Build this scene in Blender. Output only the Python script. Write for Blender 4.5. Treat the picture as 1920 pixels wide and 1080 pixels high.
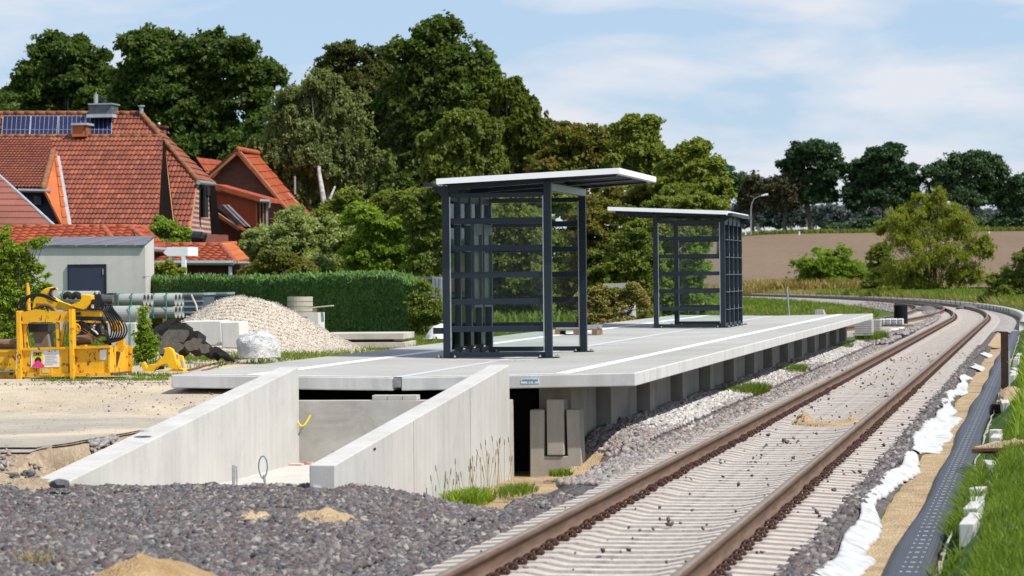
import bpy, bmesh, math, random
import numpy as np
from mathutils import Vector, Matrix
SC = bpy.context.scene
for o in list(bpy.data.objects): bpy.data.objects.remove(o)
# ------------------------------------------------------------------ camera
FPX, PITCH, ROLL, YAW, CAMZ = 5741.5, -.0037, -.0098, .1714, 1.9094
_f = np.array([-math.sin(YAW)*math.cos(PITCH), math.cos(YAW)*math.cos(PITCH), math.sin(PITCH)])
_r = np.array([math.cos(YAW), math.sin(YAW), 0.]); _u = np.cross(_r, _f)
CR = math.cos(ROLL)*_r+math.sin(ROLL)*_u; CU = -math.sin(ROLL)*_r+math.cos(ROLL)*_u; CF = _f
cd = bpy.data.cameras.new('camera'); cam = bpy.data.objects.new('camera', cd); SC.collection.objects.link(cam)
cam.matrix_world = Matrix(((CR[0],CU[0],-CF[0],0),(CR[1],CU[1],-CF[1],0),(CR[2],CU[2],-CF[2],CAMZ),(0,0,0,1)))
cd.sensor_width = 36; cd.lens = FPX/1920*36; cd.clip_start = .5; cd.clip_end = 6000
cd.dof.use_dof = True; cd.dof.focus_distance = 46; cd.dof.aperture_fstop = 5.0
SC.camera = cam
def _ray(x, y): return CF+CR*(x-960)/FPX-CU*(y-540)/FPX
def W(x, y, Y):                      # photo direction (x, y) met at distance Y along the track
    d = _ray(x, y); s = Y/d[1]; return (float(s*d[0]), float(Y), float(s*d[2]+CAMZ))
def WX(x, y, X):
    d = _ray(x, y); s = X/d[0]; return (X, float(s*d[1]), float(s*d[2]+CAMZ))
def WZ(x, y, z):
    d = _ray(x, y); s = (z-CAMZ)/d[2]; return (float(s*d[0]), float(s*d[1]), z)
# ------------------------------------------------------------------ sky and sun
SUN_EL, SUN_AZ = math.radians(52), math.radians(112)      # azimuth from +Y towards +X
w = bpy.data.worlds.new("World"); SC.world = w; w.use_nodes = True
nt = w.node_tree; N = nt.nodes; L = nt.links; bg = N['Background']
sky = N.new('ShaderNodeTexSky'); sky.sky_type = 'NISHITA'; sky.sun_disc = False
sky.sun_elevation = SUN_EL; sky.sun_rotation = SUN_AZ; sky.air_density = 1.0; sky.dust_density = .4; sky.ozone_density = 2.5
tc = N.new('ShaderNodeTexCoord'); mp = N.new('ShaderNodeMapping'); mp.inputs['Scale'].default_value = (11, 11, 42)
n1 = N.new('ShaderNodeTexNoise'); n1.inputs['Scale'].default_value = 1.0; n1.inputs['Detail'].default_value = 9; n1.inputs['Roughness'].default_value = .5; n1.inputs['Distortion'].default_value = .3
cr = N.new('ShaderNodeValToRGB'); cr.color_ramp.elements[0].position = .46; cr.color_ramp.elements[1].position = .63
cr.color_ramp.elements[0].color = (0,0,0,1); cr.color_ramp.elements[1].color = (.9,.9,.9,1)
mx = N.new('ShaderNodeMix'); mx.data_type = 'RGBA'
mp.inputs['Location'].default_value = (3.1, 1.7, .4)
tint = N.new('ShaderNodeMix'); tint.data_type = 'RGBA'; tint.blend_type = 'MULTIPLY'; tint.inputs[0].default_value = 1; tint.inputs[7].default_value = (.95, 1.0, 1.13, 1)
base = N.new('ShaderNodeMix'); base.data_type = 'RGBA'; base.inputs[0].default_value = .72; base.inputs[7].default_value = (3.55, 4.75, 6.3, 1)
L.new(tc.outputs['Generated'], mp.inputs[0]); L.new(mp.outputs[0], n1.inputs[0]); L.new(n1.outputs[0], cr.inputs[0])
L.new(cr.outputs[0], mx.inputs[0]); L.new(sky.outputs[0], tint.inputs[6]); L.new(tint.outputs[2], base.inputs[6]); L.new(base.outputs[2], mx.inputs[6]); mx.inputs[7].default_value = (6.1, 6.3, 6.75, 1)
L.new(mx.outputs[2], bg.inputs[0]); bg.inputs[1].default_value = .1
sd = bpy.data.lights.new('sun', 'SUN'); so = bpy.data.objects.new('sun', sd); SC.collection.objects.link(so)
sd.energy = 4.4; sd.angle = math.radians(.6); sd.color = (1, .955, .88)
_sd = Vector((math.sin(SUN_AZ)*math.cos(SUN_EL), math.cos(SUN_AZ)*math.cos(SUN_EL), math.sin(SUN_EL)))
so.rotation_euler = _sd.to_track_quat('Z', 'Y').to_euler(); so.location = (60, 0, 80)
SC.view_settings.view_transform = 'Standard'; SC.view_settings.look = 'None'; SC.view_settings.exposure = .4; SC.view_settings.gamma = 1
SC.render.engine = 'CYCLES'; SC.cycles.max_bounces = 6; SC.cycles.transparent_max_bounces = 12
# ------------------------------------------------------------------ helpers
OFF = {}                                                  # world position of each object's origin
def props(o, label=None, cat=None, group=None, kind=None):
    if label: o['label'] = label
    if cat: o['category'] = cat
    if group: o['group'] = group
    if kind: o['kind'] = kind
    return o
def thing(name, label, cat, loc=(0,0,0), group=None, kind=None):
    o = bpy.data.objects.new(name, None); SC.collection.objects.link(o); o.location = loc; o.empty_display_size = .2
    OFF[o.name] = np.array(loc, float); return props(o, label, cat, group, kind)
def link(name, me, mat, parent=None, label=None):
    o = bpy.data.objects.new(name, me); SC.collection.objects.link(o)
    if mat is not None and not me.materials:
        for m in (mat if isinstance(mat, (list, tuple)) else [mat]): me.materials.append(m)
    if parent is not None: o.parent = parent; OFF[o.name] = OFF[parent.name]
    else: OFF[o.name] = np.zeros(3)
    if label: o['label'] = label
    return o
def npmesh(name, V, F, mat, parent=None, smooth=False, label=None, mi=None):
    V = np.asarray(V, np.float32).reshape(-1, 3)
    if parent is not None: V = V-OFF[parent.name].astype(np.float32)
    F = np.asarray(F, np.int32); k = F.shape[1]; n = len(F)
    me = bpy.data.meshes.new(name); me.vertices.add(len(V)); me.vertices.foreach_set('co', V.ravel())
    me.loops.add(n*k); me.loops.foreach_set('vertex_index', F.ravel()); me.polygons.add(n)
    me.polygons.foreach_set('loop_start', np.arange(n, dtype=np.int32)*k)
    if smooth: me.polygons.foreach_set('use_smooth', np.ones(n, bool))
    me.update(calc_edges=True)
    o = link(name, me, mat, parent, label)
    if mi is not None: me.polygons.foreach_set('material_index', np.asarray(mi, np.int32)); me.update()
    return o
class MB:
    def __init__(s): s.v = []; s.f = []
    def add(s, vs, fs):
        k = len(s.v); s.v += [tuple(p) for p in vs]; s.f += [tuple(i+k for i in f) for f in fs]; return s
    def box(s, x0, x1, y0, y1, z0, z1, rot=0, piv=None):
        p = [(x,y,z) for z in (z0,z1) for x,y in ((x0,y0),(x1,y0),(x1,y1),(x0,y1))]
        if rot:
            cx, cy = piv or ((x0+x1)/2, (y0+y1)/2); c, q = math.cos(rot), math.sin(rot)
            p = [(cx+(x-cx)*c-(y-cy)*q, cy+(x-cx)*q+(y-cy)*c, z) for x,y,z in p]
        return s.add(p, [(0,3,2,1),(4,5,6,7),(0,1,5,4),(1,2,6,5),(2,3,7,6),(3,0,4,7)])
    def hexa(s, p): return s.add(p, [(0,3,2,1),(4,5,6,7),(0,1,5,4),(1,2,6,5),(2,3,7,6),(3,0,4,7)])
    def prism(s, poly, d):            # polygon of 3D points, extruded by vector d
        n = len(poly); q = [tuple(np.add(p, d)) for p in poly]
        return s.add(list(poly)+q, [tuple(range(n))[::-1], tuple(range(n, 2*n))]+[(i,(i+1)%n,(i+1)%n+n,i+n) for i in range(n)])
    def tube(s, pts, r, n=8, cap=True):
        P = [np.array(p, float) for p in pts]; rs = r if hasattr(r, '__len__') else [r]*len(P); vs = []; fs = []
        a = None
        for i, p in enumerate(P):
            t = P[min(i+1, len(P)-1)]-P[max(i-1, 0)]; t = t/(np.linalg.norm(t)+1e-9)
            if a is None: a = np.cross(t, (0,0,1) if abs(t[2]) < .9 else (1,0,0))
            a = a-t*np.dot(a, t); a /= np.linalg.norm(a)+1e-9; b = np.cross(t, a)
            for k in range(n):
                w_ = 2*math.pi*k/n; vs.append(p+rs[i]*(math.cos(w_)*a+math.sin(w_)*b))
        for i in range(len(P)-1):
            for k in range(n):
                fs.append((i*n+k, i*n+(k+1)%n, (i+1)*n+(k+1)%n, (i+1)*n+k))
        if cap: fs += [tuple(range(n))[::-1], tuple(range((len(P)-1)*n, len(P)*n))]
        return s.add(vs, fs)
    def pipe(s, a, b, ro, ri, n=20):  # hollow pipe
        a = np.array(a, float); b = np.array(b, float); t = (b-a)/np.linalg.norm(b-a)
        p = np.cross(t, (0,0,1) if abs(t[2]) < .9 else (1,0,0)); p /= np.linalg.norm(p); q = np.cross(t, p); vs = []; fs = []
        for c, r in ((a,ro),(b,ro),(b,ri),(a,ri)):
            for k in range(n):
                w_ = 2*math.pi*k/n; vs.append(c+r*(math.cos(w_)*p+math.sin(w_)*q))
        for j in range(4):
            for k in range(n): fs.append((j*n+k, j*n+(k+1)%n, ((j+1)%4)*n+(k+1)%n, ((j+1)%4)*n+k))
        return s.add(vs, fs)
    def lathe(s, c, prof, n=20):
        vs = []; fs = []
        for r, z in prof:
            for k in range(n): w_ = 2*math.pi*k/n; vs.append((c[0]+r*math.cos(w_), c[1]+r*math.sin(w_), c[2]+z))
        for i in range(len(prof)-1):
            for k in range(n): fs.append((i*n+k, i*n+(k+1)%n, (i+1)*n+(k+1)%n, (i+1)*n+k))
        return s.add(vs, fs+[tuple(range(n))[::-1], tuple(range((len(prof)-1)*n, len(prof)*n))])
    def obj(s, name, mat, parent=None, bevel=0, smooth=False, label=None):
        off = OFF[parent.name] if parent is not None else np.zeros(3)
        me = bpy.data.meshes.new(name); me.from_pydata([tuple(np.subtract(p, off)) for p in s.v], [], s.f); me.update()
        bm = bmesh.new(); bm.from_mesh(me); bmesh.ops.recalc_face_normals(bm, faces=bm.faces); bm.to_mesh(me); bm.free()
        if smooth: me.polygons.foreach_set('use_smooth', [True]*len(me.polygons))
        o = link(name, me, mat, parent, label)
        if bevel:
            b = o.modifiers.new('bevel', 'BEVEL'); b.width = bevel; b.segments = 2; b.limit_method = 'ANGLE'
        return o
def copy_tree(o, loc, label=None, parent=None):
    c = o.copy(); SC.collection.objects.link(c); c.parent = parent
    if parent is None: c.location = loc; OFF[c.name] = np.array(loc, float)
    if label: c['label'] = label
    for ch in o.children: copy_tree(ch, None, None, c)
    return c
def vnoise(x, y, seed=0):
    x = np.asarray(x, float); y = np.asarray(y, float); xi = np.floor(x).astype(np.int64); yi = np.floor(y).astype(np.int64); fx = x-xi; fy = y-yi
    fx = fx*fx*(3-2*fx); fy = fy*fy*(3-2*fy)
    def h(a, b):
        n = (a*374761393+b*668265263+seed*362437) & 0x7fffffff; n = ((n ^ (n >> 13))*1274126177) & 0x7fffffff; return ((n ^ (n >> 16)) & 0xffff)/65535.
    return (h(xi,yi)*(1-fx)+h(xi+1,yi)*fx)*(1-fy)+(h(xi,yi+1)*(1-fx)+h(xi+1,yi+1)*fx)*fy*1.
def fbm(x, y, seed=0, o=4):
    return sum(vnoise(np.asarray(x)*2**i, np.asarray(y)*2**i, seed+i)/2**(i+1) for i in range(o))
def sstep(a, b, x): t = np.clip((np.asarray(x, float)-a)/(b-a), 0, 1); return t*t*(3-2*t)
# ------------------------------------------------------------------ materials
def rgb(h): return tuple(((int(h[i:i+2],16)/255)/12.92 if int(h[i:i+2],16)/255 <= .04045 else ((int(h[i:i+2],16)/255+.055)/1.055)**2.4) for i in (0,2,4))
MATS = {}
class NM:
    def __init__(s, name, rough=.8, metal=0, spec=.4):
        s.m = bpy.data.materials.new(name); s.m.use_nodes = True; s.t = s.m.node_tree; s.b = s.t.nodes['Principled BSDF']
        s.b.inputs['Roughness'].default_value = rough; s.b.inputs['Metallic'].default_value = metal; s.b.inputs['Specular IOR Level'].default_value = spec
        MATS[name] = s.m; s.c = None
    def n(s, t, **k):
        x = s.t.nodes.new('ShaderNode'+t)
        for a, b in k.items(): setattr(x, a, b)
        return x
    def l(s, a, b): s.t.links.new(a, b)
    def coord(s, scale=(1,1,1), kind='Object'):
        c = s.n('TexCoord'); m = s.n('Mapping'); m.inputs['Scale'].default_value = scale; s.l(c.outputs[kind], m.inputs[0]); return m.outputs[0]
    def noise(s, scale, detail=5, rough=.55, vec=None, out=0, dist=0):
        x = s.n('TexNoise'); x.inputs['Scale'].default_value = scale; x.inputs['Detail'].default_value = detail; x.inputs['Roughness'].default_value = rough; x.inputs['Distortion'].default_value = dist
        s.l(vec if vec is not None else s.coord(), x.inputs[0]); return x.outputs[out]
    def vor(s, scale, vec=None, out='Color', feature='F1'):
        x = s.n('TexVoronoi', feature=feature); x.inputs['Scale'].default_value = scale; s.l(vec if vec is not None else s.coord(), x.inputs['Vector']); return x.outputs[out]
    def ramp(s, fac, stops, mode='LINEAR'):
        r = s.n('ValToRGB'); e = r.color_ramp; e.interpolation = mode
        while len(e.elements) < len(stops): e.elements.new(.5)
        for i, (p, c) in enumerate(stops): e.elements[i].position = p; e.elements[i].color = (*c, 1) if len(c) == 3 else c
        s.l(fac, r.inputs[0]); return r.outputs[0]
    def mix(s, fac, a, b, blend='MIX'):
        x = s.n('Mix', data_type='RGBA', blend_type=blend)
        for i, v in ((0, fac), (6, a), (7, b)):
            if isinstance(v, (int, float)): x.inputs[i].default_value = v
            elif isinstance(v, tuple): x.inputs[i].default_value = (*v, 1)
            else: s.l(v, x.inputs[i])
        return x.outputs[2]
    def math(s, op, a, b=0.):
        x = s.n('Math', operation=op)
        for i, v in enumerate((a, b)):
            if isinstance(v, (int, float)): x.inputs[i].default_value = v
            else: s.l(v, x.inputs[i])
        return x.outputs[0]
    def col(s, c):
        if isinstance(c, tuple): s.b.inputs['Base Color'].default_value = (*c, 1)
        else: s.l(c, s.b.inputs['Base Color'])
        return s
    def bump(s, h, strength=.5, dist=.01):
        b = s.n('Bump'); b.inputs['Strength'].default_value = strength; b.inputs['Distance'].default_value = dist; s.l(h, b.inputs['Height']); s.l(b.outputs[0], s.b.inputs['Normal']); return s
    def rand(s): return s.n('NewGeometry').outputs['Random Per Island']
def simple(name, c, rough=.7, metal=0, var=.25, scale=3, bump=.0, bs=40, spec=.4, c2=None):
    m = NM(name, rough, metal, spec); a = tuple(x*(1-var) for x in c); b = c2 or tuple(min(1, x*(1+var*.6)) for x in c)
    m.col(m.ramp(m.noise(scale, 7, .6), [(.3, a), (.7, b)]))
    if bump: m.bump(m.noise(bs, 4), .6, bump)
    return m.m
def concrete(name, c, streak=.0, stain=.12, rough=.9, c2=None, speck=True, zk=1.2, xk=14):
    m = NM(name, rough, 0, .25)
    base = m.ramp(m.noise(1.3, 8, .62), [(.25, tuple(x*(1-stain*1.3) for x in c)), (.75, tuple(min(1, x*(1+stain*.5)) for x in c))])
    if streak:
        sv = m.noise(1, 5, .6, m.coord((xk, xk, zk)))
        base = m.mix(1., base, m.ramp(sv, [(.35, (1-streak,)*3), (.62, (1,1,1))]), 'MULTIPLY')
    base = m.mix(1., base, m.ramp(m.noise(.9, 9, .72, dist=.8), [(.36, (1-1.1*stain,)*3), (.50, (1,1,1)), (.66, (1,1,1)), (.8, (1-.8*stain, 1-.9*stain, 1-1.1*stain))]), 'MULTIPLY')
    if speck:
        base = m.mix(1., base, m.ramp(m.noise(55, 3, .8), [(.2, (.82,.82,.82)), (.42, (1,1,1)), (.8, (1.04,1.04,1.04))]), 'MULTIPLY')
    m.col(base); m.bump(m.noise(60, 4, .7), .35, .006); return m.m
def leafmat(name, cols, trans=.5, rough=.55):
    m = NM(name, rough, 0, .25); cols = [(x[0]*1.25, x[1]*.97, x[2]*1.2) for x in cols]; c = m.ramp(m.rand(), [(i/(max(1, len(cols)-1)), x) for i, x in enumerate(cols)])
    c = m.mix(1., c, m.ramp(m.noise(.5, 3, .6), [(.3, (.85,.88,.85)), (.7, (1.25,1.2,1.05))]), 'MULTIPLY')
    m.col(c); t = m.n('BsdfTranslucent'); m.l(m.mix(1., c, (1.25,1.35,.55), 'MULTIPLY'), t.inputs[0]); x = m.n('MixShader'); x.inputs[0].default_value = trans
    m.l(m.b.outputs[0], x.inputs[1]); m.l(t.outputs[0], x.inputs[2]); m.l(x.outputs[0], m.t.nodes['Material Output'].inputs[0]); return m.m
C_raw = concrete('raw_concrete', (.46,.44,.41), .10, .14)
C_wall = concrete('ramp_wall_concrete', (.50,.485,.46), .09, .10, xk=7, zk=.3)
C_end = concrete('end_wall_concrete', (.46,.44,.405), .1, .22, xk=2, zk=2)
C_floor = concrete('ramp_floor_concrete', (.52,.495,.45), 0, .12)
C_slab = concrete('platform_slab_concrete', (.57,.56,.545), .16, .08, xk=5, zk=.7)
C_top = NM('platform_top_concrete', .92, 0, .2)
_c = C_top.ramp(C_top.noise(1, 6, .6, C_top.coord((1.2, 9, 1))), [(.3, (.33,.325,.305)), (.7, (.42,.41,.39))])
_c = C_top.mix(1., _c, C_top.ramp(C_top.noise(.35, 4), [(.3, (.86,.86,.87)), (.7, (1.1,1.09,1.06))]), 'MULTIPLY')
C_top.col(C_top.mix(1., _c, C_top.ramp(C_top.noise(48, 3, .8), [(.3, (.7,.7,.7)), (.7, (1.2,1.2,1.2))]), 'MULTIPLY')); C_top.bump(C_top.noise(50, 3), .5, .008); C_top = C_top.m
C_found = concrete('foundation_concrete', (.40,.37,.32), .14, .18, xk=8, zk=.6)
C_sleeper = NM('sleeper_concrete', .95, 0, .15)
_c = C_sleeper.ramp(C_sleeper.noise(9, 6, .7), [(.3, (.33,.285,.25)), (.55, (.475,.43,.39)), (.8, (.56,.515,.475))])
C_sleeper.col(C_sleeper.mix(1., _c, C_sleeper.ramp(C_sleeper.noise(.25, 2), [(.3, (1.0,.93,.9)), (.65, (.98,1,1.02))]), 'MULTIPLY')); C_sleeper.bump(C_sleeper.noise(70, 3), .5, .006); C_sleeper = C_sleeper.m
M_white = simple('white_line_paint', (.72,.71,.69), .8, var=.12, scale=20)
M_anth = simple('anthracite_paint', (.013,.021,.032), .42, var=.12, scale=5, spec=.35)
M_anth2 = simple('dark_roof_underside', (.018,.022,.028), .5, var=.15)
M_trim = simple('white_roof_trim', (.84,.84,.84), .4, var=.05)
M_galv = simple('galvanised_steel', (.42,.44,.45), .45, .6, .25, 14)
M_black = simple('black_plastic', (.014,.015,.017), .45, var=.2)
M_rubber = simple('black_hose_rubber', (.012,.012,.013), .35, var=.2)
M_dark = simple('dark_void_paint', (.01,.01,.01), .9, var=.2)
M_gl = NM('shelter_glass', .03, 0, .5)
M_gl.b.inputs['Base Color'].default_value = (.9,.95,.93,1); 
_t = M_gl.n('BsdfTransparent'); _t.inputs[0].default_value = (.95,.975,.965,1); _g = M_gl.n('BsdfGlossy'); _g.inputs['Roughness'].default_value = .02
_x = M_gl.n('MixShader'); _fr = M_gl.n('Fresnel'); _fr.inputs[0].default_value = 1.22; M_gl.l(_fr.outputs[0], _x.inputs[0]); M_gl.l(_t.outputs[0], _x.inputs[1]); M_gl.l(_g.outputs[0], _x.inputs[2]); M_gl.l(_x.outputs[0], M_gl.t.nodes['Material Output'].inputs[0]); M_gl = M_gl.m
def rusty(name, paint, rust=(.16,.06,.02), lo=.5, hi=.6, sc=6, rough=.6, metal=0, stretch=(1,1,.6)):
    m = NM(name, rough, metal, .35); v = m.coord(stretch)
    f = m.ramp(m.noise(sc, 9, .68, v), [(lo, (0,0,0)), (hi, (1,1,1))])
    p = m.ramp(m.noise(2.5, 4), [(.3, tuple(x*.78 for x in paint)), (.7, paint)])
    r = m.ramp(m.noise(25, 4), [(.3, tuple(x*.5 for x in rust)), (.7, tuple(x*1.5 for x in rust))])
    m.col(m.mix(f, p, r)); m.bump(m.noise(30, 4), .4, .004); return m.m
M_yel = rusty('worn_yellow_paint', (.80,.42,.015), lo=.56, hi=.60, sc=15)
M_yel2 = rusty('bright_yellow_paint', (.85,.48,.01), lo=.66, hi=.74, sc=9)
M_rail = NM('rusty_rail', .62, .15, .4)
M_rail.col(M_rail.ramp(M_rail.noise(3, 7, .65, M_rail.coord((6,.5,6))), [(.25, (.075,.042,.026)), (.5, (.135,.078,.045)), (.75, (.20,.125,.078))])); M_rail = M_rail.m
M_railtop = simple('worn_rail_head', (.22,.175,.135), .6, .1, .2, 6)
M_clip = simple('rusty_clip_steel', (.065,.028,.018), .7, .2, .4, 30)
M_rust = simple('rusty_steel', (.12,.055,.03), .8, .1, .45, 8)
M_rustd = simple('dark_rusty_steel', (.05,.022,.016), .75, .1, .4, 10)
def stonemat(name, cols, rough=.85):
    m = NM(name, rough, 0, .25); c = m.ramp(m.rand(), [(i/(len(cols)-1), x) for i, x in enumerate(cols)], 'LINEAR')
    m.col(m.mix(1., c, m.ramp(m.noise(30, 3), [(.3, (.75,.75,.75)), (.7, (1.15,1.15,1.15))]), 'MULTIPLY')); m.bump(m.noise(60, 3), .4, .005); return m.m
S_dark = stonemat('dark_ballast_stone', [(0.053,0.052,0.057),(0.112,0.082,0.079),(0.086,0.086,0.096),(0.189,0.163,0.150),(0.067,0.065,0.071),(0.146,0.099,0.086),(0.112,0.112,0.120),(0.310,0.284,0.258),(0.086,0.073,0.076),(0.163,0.163,0.168),(0.058,0.056,0.060)])
S_mix = stonemat('mixed_ballast_stone', [(0.158,0.144,0.144),(0.331,0.288,0.259),(0.187,0.187,0.202),(0.374,0.346,0.324),(0.216,0.137,0.119),(0.317,0.302,0.288),(0.122,0.122,0.133),(0.396,0.324,0.274),(0.259,0.238,0.230),(0.173,0.158,0.166)])
S_pgrey = stonemat('pale_grey_stone', [(.40,.39,.38),(.54,.52,.50),(.28,.27,.27),(.60,.58,.56),(.44,.40,.36),(.35,.35,.36),(.50,.46,.42)])
S_pale = stonemat('pale_gravel_stone', [(.50,.45,.39),(.62,.57,.50),(.40,.33,.27),(.66,.62,.56),(.52,.42,.33),(.58,.54,.5),(.45,.40,.35)])
def groundmat(name, c1, c2, sc=1.5, vs=22, vstr=.5, gr=None, bd=.03):
    m = NM(name, .95, 0, .15); c = m.ramp(m.noise(sc, 8, .65), [(.32, c1), (.68, c2)])
    if gr: c = m.mix(m.ramp(m.noise(gr[1], 6, .6, dist=.4), [(gr[2], (0,0,0)), (gr[3], (1,1,1))]), c, gr[0])
    vv = m.vor(vs, out='Distance'); c = m.mix(vstr, c, m.ramp(m.vor(vs), [(0, (.45,.45,.45)), (.5, (.9,.9,.9)), (1, (1.35,1.3,1.25))]), 'MULTIPLY')
    m.col(c); m.bump(vv, .7, bd); return m.m
G_ballast = groundmat('ballast_base', (.08,.07,.072), (.16,.14,.135), 3, 24, .85, bd=.05)
G_ballast_far = groundmat('pale_ballast_base', (.27,.25,.245), (.42,.39,.37), 3, 14, .85, bd=.08)
G_yard = groundmat('sandy_yard_ground', (.35,.28,.20), (.55,.465,.35), .8, 45, .3, ((.33,.30,.265), .22, .50, .62), .012)
G_sand = groundmat('yellow_sand', (.32,.225,.125), (.50,.375,.235), 2.5, 45, .45, ((.26,.20,.13), 1.4, .55, .7))
G_grass = groundmat('grass_soil', (.035,.075,.012), (.075,.13,.022), .8, 9, .4)
G_field = NM('harvested_field_soil', .95, 0, .1)
_c = G_field.ramp(G_field.noise(.02, 6, .6, G_field.coord((1, .35, 1))), [(.3, (.15,.103,.07)), (.7, (.20,.143,.098))])
_c = G_field.mix(1., _c, G_field.ramp(G_field.noise(.9, 5, .7, G_field.coord((1, .35, 1))), [(.3, (.82,.8,.78)), (.7, (1.12,1.12,1.12))]), 'MULTIPLY'); G_field.col(_c); G_field = G_field.m
L_dark = leafmat('dark_oak_leaf', [(0.031,0.076,0.014),(0.056,0.121,0.022),(0.097,0.169,0.029),(0.042,0.090,0.018)])
L_maple = leafmat('maple_leaf', [(0.033,0.077,0.013),(0.063,0.127,0.024),(0.111,0.178,0.035),(0.045,0.092,0.018)])
L_lime = leafmat('lime_leaf', [(0.080,0.141,0.022),(0.137,0.224,0.036),(0.218,0.299,0.053),(0.103,0.169,0.030)])
L_birch = leafmat('birch_leaf', [(0.091,0.148,0.047),(0.140,0.215,0.074),(0.198,0.281,0.100),(0.100,0.157,0.049)])
L_olive = leafmat('olive_leaf', [(0.088,0.150,0.026),(0.132,0.210,0.040),(0.187,0.270,0.054),(0.106,0.173,0.030)])
L_brown = leafmat('brownish_leaf', [(0.053,0.094,0.022),(0.077,0.125,0.030),(0.106,0.119,0.037),(0.056,0.088,0.020)])
L_orange = leafmat('orange_tinged_leaf', [(0.073,0.138,0.020),(0.106,0.188,0.027),(0.250,0.125,0.037),(0.088,0.150,0.025),(0.138,0.213,0.037),(0.081,0.150,0.022)])
L_bright = leafmat('bright_bush_leaf', [(0.090,0.194,0.018),(0.149,0.284,0.026),(0.224,0.374,0.041),(0.120,0.224,0.022)])
L_willow = leafmat('willow_leaf', [(.12,.20,.02),(.18,.27,.03),(.24,.31,.04),(.14,.22,.024),(.27,.29,.045)])
L_grey = leafmat('sallow_leaf', [(0.131,0.224,0.056),(0.206,0.318,0.103),(0.318,0.431,0.168),(0.150,0.244,0.066)])
L_hedge = leafmat('thuja_leaf', [(0.081,0.203,0.041),(0.036,0.112,0.024),(0.061,0.162,0.028),(0.112,0.243,0.041),(0.045,0.121,0.028)], .2)
L_far = leafmat('far_tree_leaf', [(.024,.066,.022),(.036,.09,.03),(.048,.11,.036)], .2)
L_fard = leafmat('far_oak_leaf', [(.015,.052,.016),(.025,.072,.022),(.036,.092,.03)], .2)
L_grass = leafmat('grass_blade', [(0.055,0.132,0.011),(0.088,0.182,0.017),(0.138,0.237,0.024),(0.072,0.149,0.013)], .4)
L_dry = leafmat('dry_grass_blade', [(.20,.19,.05),(.30,.27,.09),(.14,.17,.03),(.34,.29,.14)], .3)
L_bud = leafmat('rose_bush_leaf', [(0.072,0.144,0.022),(0.114,0.204,0.030),(0.408,0.192,0.144),(0.096,0.180,0.026),(0.144,0.228,0.036),(0.288,0.288,0.036),(0.090,0.156,0.024)], .3)
M_bark = simple('grey_bark', (.10,.085,.065), .9, var=.4, scale=9, bump=.02)
M_birchbark = simple('white_birch_bark', (.36,.35,.32), .8, var=.6, scale=5, bump=.01)
# ------------------------------------------------------------------ terrain
XC = -3.073                                              # track centre line
R_CURVE, Y_CURVE = 560., 128.
def centre(Y):                                           # main line: straight, then a left-hand curve
    d = np.maximum(np.asarray(Y, float)-Y_CURVE, 0); return XC-(R_CURVE-np.sqrt(np.maximum(R_CURVE**2-d*d, 1)))
def ground_z(x, y):
    x = np.asarray(x, float); y = np.asarray(y, float)
    yard = .27+.29*sstep(34, 36.8, y)+.0*x
    yard = yard-.2*sstep(28.0, 27.2, y)-.10*sstep(37.5, 41.5, y)
    yard = yard-.75*sstep(92, 122, y)*sstep(-60, -20, x)+.0*x
    yard = yard+.02*(fbm(x*.8, y*.5, 5)-.5)*2
    trackz = -.36+0*x
    rel = x-centre(y)
    z = np.where(x < -9.6, yard, trackz)
    # pit around the ramp, platform underside
    m = (y < 92)
    gy = -.38-.12*sstep(28, 32, y)
    under = np.where((x >= -9.6) & (x < -5.0) & m, gy, z)
    side = yard+(gy-yard)*sstep(-9.45, -9.15, x)
    under = np.where((x >= -9.6) & (x < -9.1) & (y < 36), side, under)
    z = np.where(m, under, z)
    # front ballast heap
    crest = 27.0+1.0*0
    heap = (.0+.05*(fbm(x*.7, y*.7, 2)-.5)*2-.19*sstep(-6.3, -4.5, x))
    edge = crest+np.where(x > -6.2, .6*(x+6.2)*-1, 0)
    k = 1-sstep(edge-.1, edge+3.2-1.8*(x < -6.25), y)
    heap = gy+(heap-gy)*k
    hx = sstep(-10.6, -9.6, x)
    z = np.where((y < 31) & (x > -9.2) & (x < -4.4), heap, z)
    z = np.where((y < 27.5) & (x <= -9.1), .03+.22*sstep(26.7, 27.5, y)*sstep(-9.45, -9.7, x)+.05*(fbm(x, y, 3)-.5), z)
    # shoulder ballast between platform foot and track
    sh = -.36+.155*sstep(1.9, 1.2, np.abs(rel)-.1)
    shl = -.2+.16*sstep(-4.45, -5.3, x)
    pit = sstep(35.0, 38.2, y)
    s2 = gy*(1-pit)+shl*pit
    z = np.where((x >= -5.95) & (x < -4.3) & (y >= 31) & (y < 92), gy+(s2-gy)*sstep(-5.95, -5.5, x)*1.0+(-.2-s2)*sstep(-4.8, -4.4, x)*(1-pit), z)
    z = np.where((np.abs(rel) < 1.75) & (y >= 14), -.205-.055*sstep(1.3, 1.1, np.abs(rel)), z)
    z = np.where((rel >= 1.3) & (rel < 4.2), -.205-.12*sstep(1.35, 1.75, rel), z)
    # grass bank on the right
    z = np.where(rel > 2.2, -.32+.36*sstep(2.25, 2.75, rel)+.25*sstep(2.8, 4.5, rel), z)
    z = np.where((rel > 1.75) & (rel <= 2.2), -.325, z)
    # beyond the platform
    far = -.25+.0*x
    blend = sstep(92, 118, y)*sstep(-40, -12, x)
    z2 = -.36-.12*sstep(-2, -4, rel)
    z = np.where((y >= 92) & (rel < -1.75), yard*(1-blend)+z2*blend, z)
    z = np.where((y >= 88) & (y < 122) & (rel < -1.75) & (x > -12), -.30, z)
    # rising field behind the line
    z = z+8.9*np.clip((y-312)/250, 0, 1)*sstep(-120, -45, x)+np.clip((y-562)/2000, 0, 1)*-30
    return z
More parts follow.
